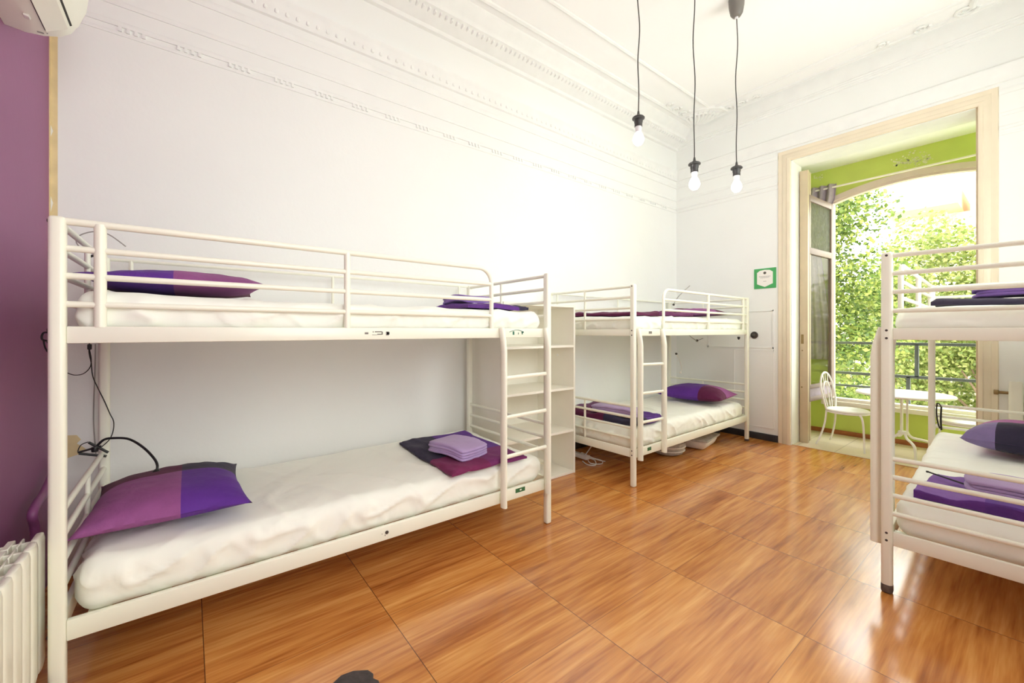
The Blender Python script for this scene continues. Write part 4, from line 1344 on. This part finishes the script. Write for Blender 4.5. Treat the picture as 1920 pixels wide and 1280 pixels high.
bistro_chair('white metal bistro chair right of the gallery table, behind the bunk', (-0.45, 5.77, 0), math.radians(178))

gt = thing('bistro_table', 'round white metal table in the gallery with curved legs', 'table', (-0.875, 5.76, 0))
MB().lathe((0, 0, 0), [(0.35, 0.590), (0.375, 0.594), (0.38, 0.602), (0.375, 0.612), (0.36, 0.614), (0.35, 0.611)], 48).build('tabletop', 'chair', gt)
mb = MB()
for k in range(3):
    a = 2 * PI * k / 3
    mb.tube([(0.028 * math.cos(a), 0.028 * math.sin(a), 0.20), (0.028 * math.cos(a), 0.028 * math.sin(a), 0.59)], 0.009, 10)
mb.lathe((0, 0, 0), [(0.04, 0.195), (0.045, 0.21), (0.04, 0.225)], 16).lathe((0, 0, 0), [(0.045, 0.57), (0.10, 0.59)], 16)
mb.build('pedestal', 'chair', gt)
for k in range(4):
    a = PI / 2 * k + 0.5
    c, s = math.cos(a), math.sin(a)
    MB().tube(path([(0.03 * c, 0.03 * s, 0.21), (0.07 * c, 0.07 * s, 0.165), (0.16 * c, 0.16 * s, 0.145), (0.225 * c, 0.225 * s, 0.12), (0.245 * c, 0.245 * s, 0.06), (0.25 * c, 0.25 * s, 0.0)]), 0.012, 10).build('leg', 'chair', gt)

# ------------------------------------------------------------------ outside: trees, facade, street
struct('ground', MB().box((-40, GY + 0.6, -4.2), (40, 60, -4.0)), 'ground', smooth=False)
def tree(label, base, height, crown, blobs, nleaf, mat, seed, size):
    t = thing('tree', label, 'tree', (base[0], base[1], -4.0), 0, 'street trees outside the gallery')
    rr = random.Random(seed)
    trunk = path([(0, 0, 0), (0.1, 0.05, height * 0.3), (-0.05, 0.1, height * 0.6), (0.1, 0.0, height * 0.85)])
    mb = MB().tube(trunk, [0.16 - 0.10 * i / (len(trunk) - 1) for i in range(len(trunk))], 10)
    for (x, y, z, r) in blobs[:8]:
        p = trunk[int(len(trunk) * 0.55)]
        q = V((x - base[0], y - base[1], z + 4))
        mb.tube([p, p.lerp(q, 0.5) + V((0, 0, 0.1)), q], [0.035, 0.02, 0.008], 7)
    mb.build('trunk', 'trunk', t)
    lf = MB()
    bm = lf.bm
    tot = sum(b[3] ** 2 for b in blobs)
    for (x, y, z, r) in blobs:
        n = int(nleaf * r * r / tot)
        for i in range(n):
            # shell-weighted point in blob
            d = V((rr.gauss(0, 1), rr.gauss(0, 1), rr.gauss(0, 1))).normalized() * r * (rr.random() ** 0.35) * (1 + 0.35 * noise.noise(V((x + i * 0.01, y, z))))
            d.z *= 0.85
            c = V((x - base[0], y - base[1], z + 4)) + d
            s = size * rr.uniform(0.6, 1.25)
            ax = V((rr.gauss(0, 1), rr.gauss(0, 1), rr.gauss(-0.5, 0.7))).normalized()
            n_ = ax.cross(V((rr.gauss(0, 1), rr.gauss(0, 1), rr.gauss(0, 1)))).normalized()
            sd = ax.cross(n_).normalized() * 0.36
            v0, v1, v2, v3 = c, c + ax * s * 0.5 + sd * s - n_ * s * 0.08, c + ax * s * 1.05, c + ax * s * 0.5 - sd * s - n_ * s * 0.08
            a_, b_, c_, d_ = (bm.verts.new(q) for q in (v0, v1, v2, v3))
            bm.faces.new((a_, b_, c_, d_))
    me = bpy.data.meshes.new('foliage'); bm.to_mesh(me); bm.free()
    me.materials.append(M[mat])
    o = bpy.data.objects.new('foliage', me); COL.objects.link(o); o.parent = t
    o['kind'] = 'stuff'
    return t
rb = random.Random(21)
def blobs(n, x0, x1, y0, y1, z0, z1, r0, r1, topfn=None):
    out = []
    while len(out) < n:
        x, y, z, r = rb.uniform(x0, x1), rb.uniform(y0, y1), rb.uniform(z0, z1), rb.uniform(r0, r1)
        if topfn and z + r > topfn(x):
            continue
        out.append((x, y, z, r))
    return out
tree('dense green tree filling the left of the arched window', (-3.6, 10.0), 7.2, None,
     blobs(60, -5.2, -1.6, 8.6, 9.7, -0.7, 3.9, 0.5, 0.85, lambda x: 4.7 - 0.25 * (x + 3.6) if x > -3.6 else 4.9), 56000, 'leaf1', 1, 0.08)
tree('sunlit pale green tree filling the right of the arched window', (-0.4, 11.5), 6.4, None,
     blobs(60, -2.6, 2.6, 11.8, 12.7, -0.9, 3.5, 0.45, 0.8, lambda x: 4.0 - 0.3 * (x + 2)), 46000, 'leaf2', 2, 0.085)
tree('pale green tree standing behind the other two trees, seen through their gaps', (-2.4, 14.6), 6.2, None,
     blobs(44, -6.5, 1.2, 14.9, 15.2, -2.5, 3.2, 0.7, 1.0, lambda x: 3.9 if x < -2.2 else 3.3), 16000, 'leaf2', 3, 0.16)

# facade across the street with a peach projecting roof slab
fb = thing('apartment_building', 'pale apartment building with a peach underside, beyond the trees', 'building', (0, 17.3, -4))
MB().box((-1.25, 0.0, 0), (7, 6, 14)).build('wall', 'facade', fb, smooth=False)
MB().box((-9, 1.2, 0), (-1.26, 6, 6.2)).build('lower_wing', 'facade', fb, smooth=False)
MB().box((-2.95, -0.8, 8.75), (-1.42, 3.0, 9.3)).build('balcony_slab', 'peach', fb, smooth=False)
MB().box((-3.0, 0.6, 6.0), (-1.27, 3.0, 8.75)).build('balcony_wall', 'facade', fb, smooth=False)
for x in (-2.4,):
    MB().box((x, 0.56, 7.0), (x + 0.7, 0.6, 8.2)).build('window', 'cup', fb, smooth=False)
mb = MB()
for i in range(60):
    mb.box((-8 + i * 0.25, -2.0, 2.9), (-7.94 + i * 0.25, -1.96, 3.8))
mb.box((-8, -2.02, 3.8), (7, -1.94, 3.86)).box((-8, -2.05, 1.6), (7, -1.9, 2.9))
tag(mb.build('garden_fence', 'facade', smooth=False, loc=(0, 15.75, -4)), 'pale street fence with thin uprights beyond the gallery railing', 'fence')
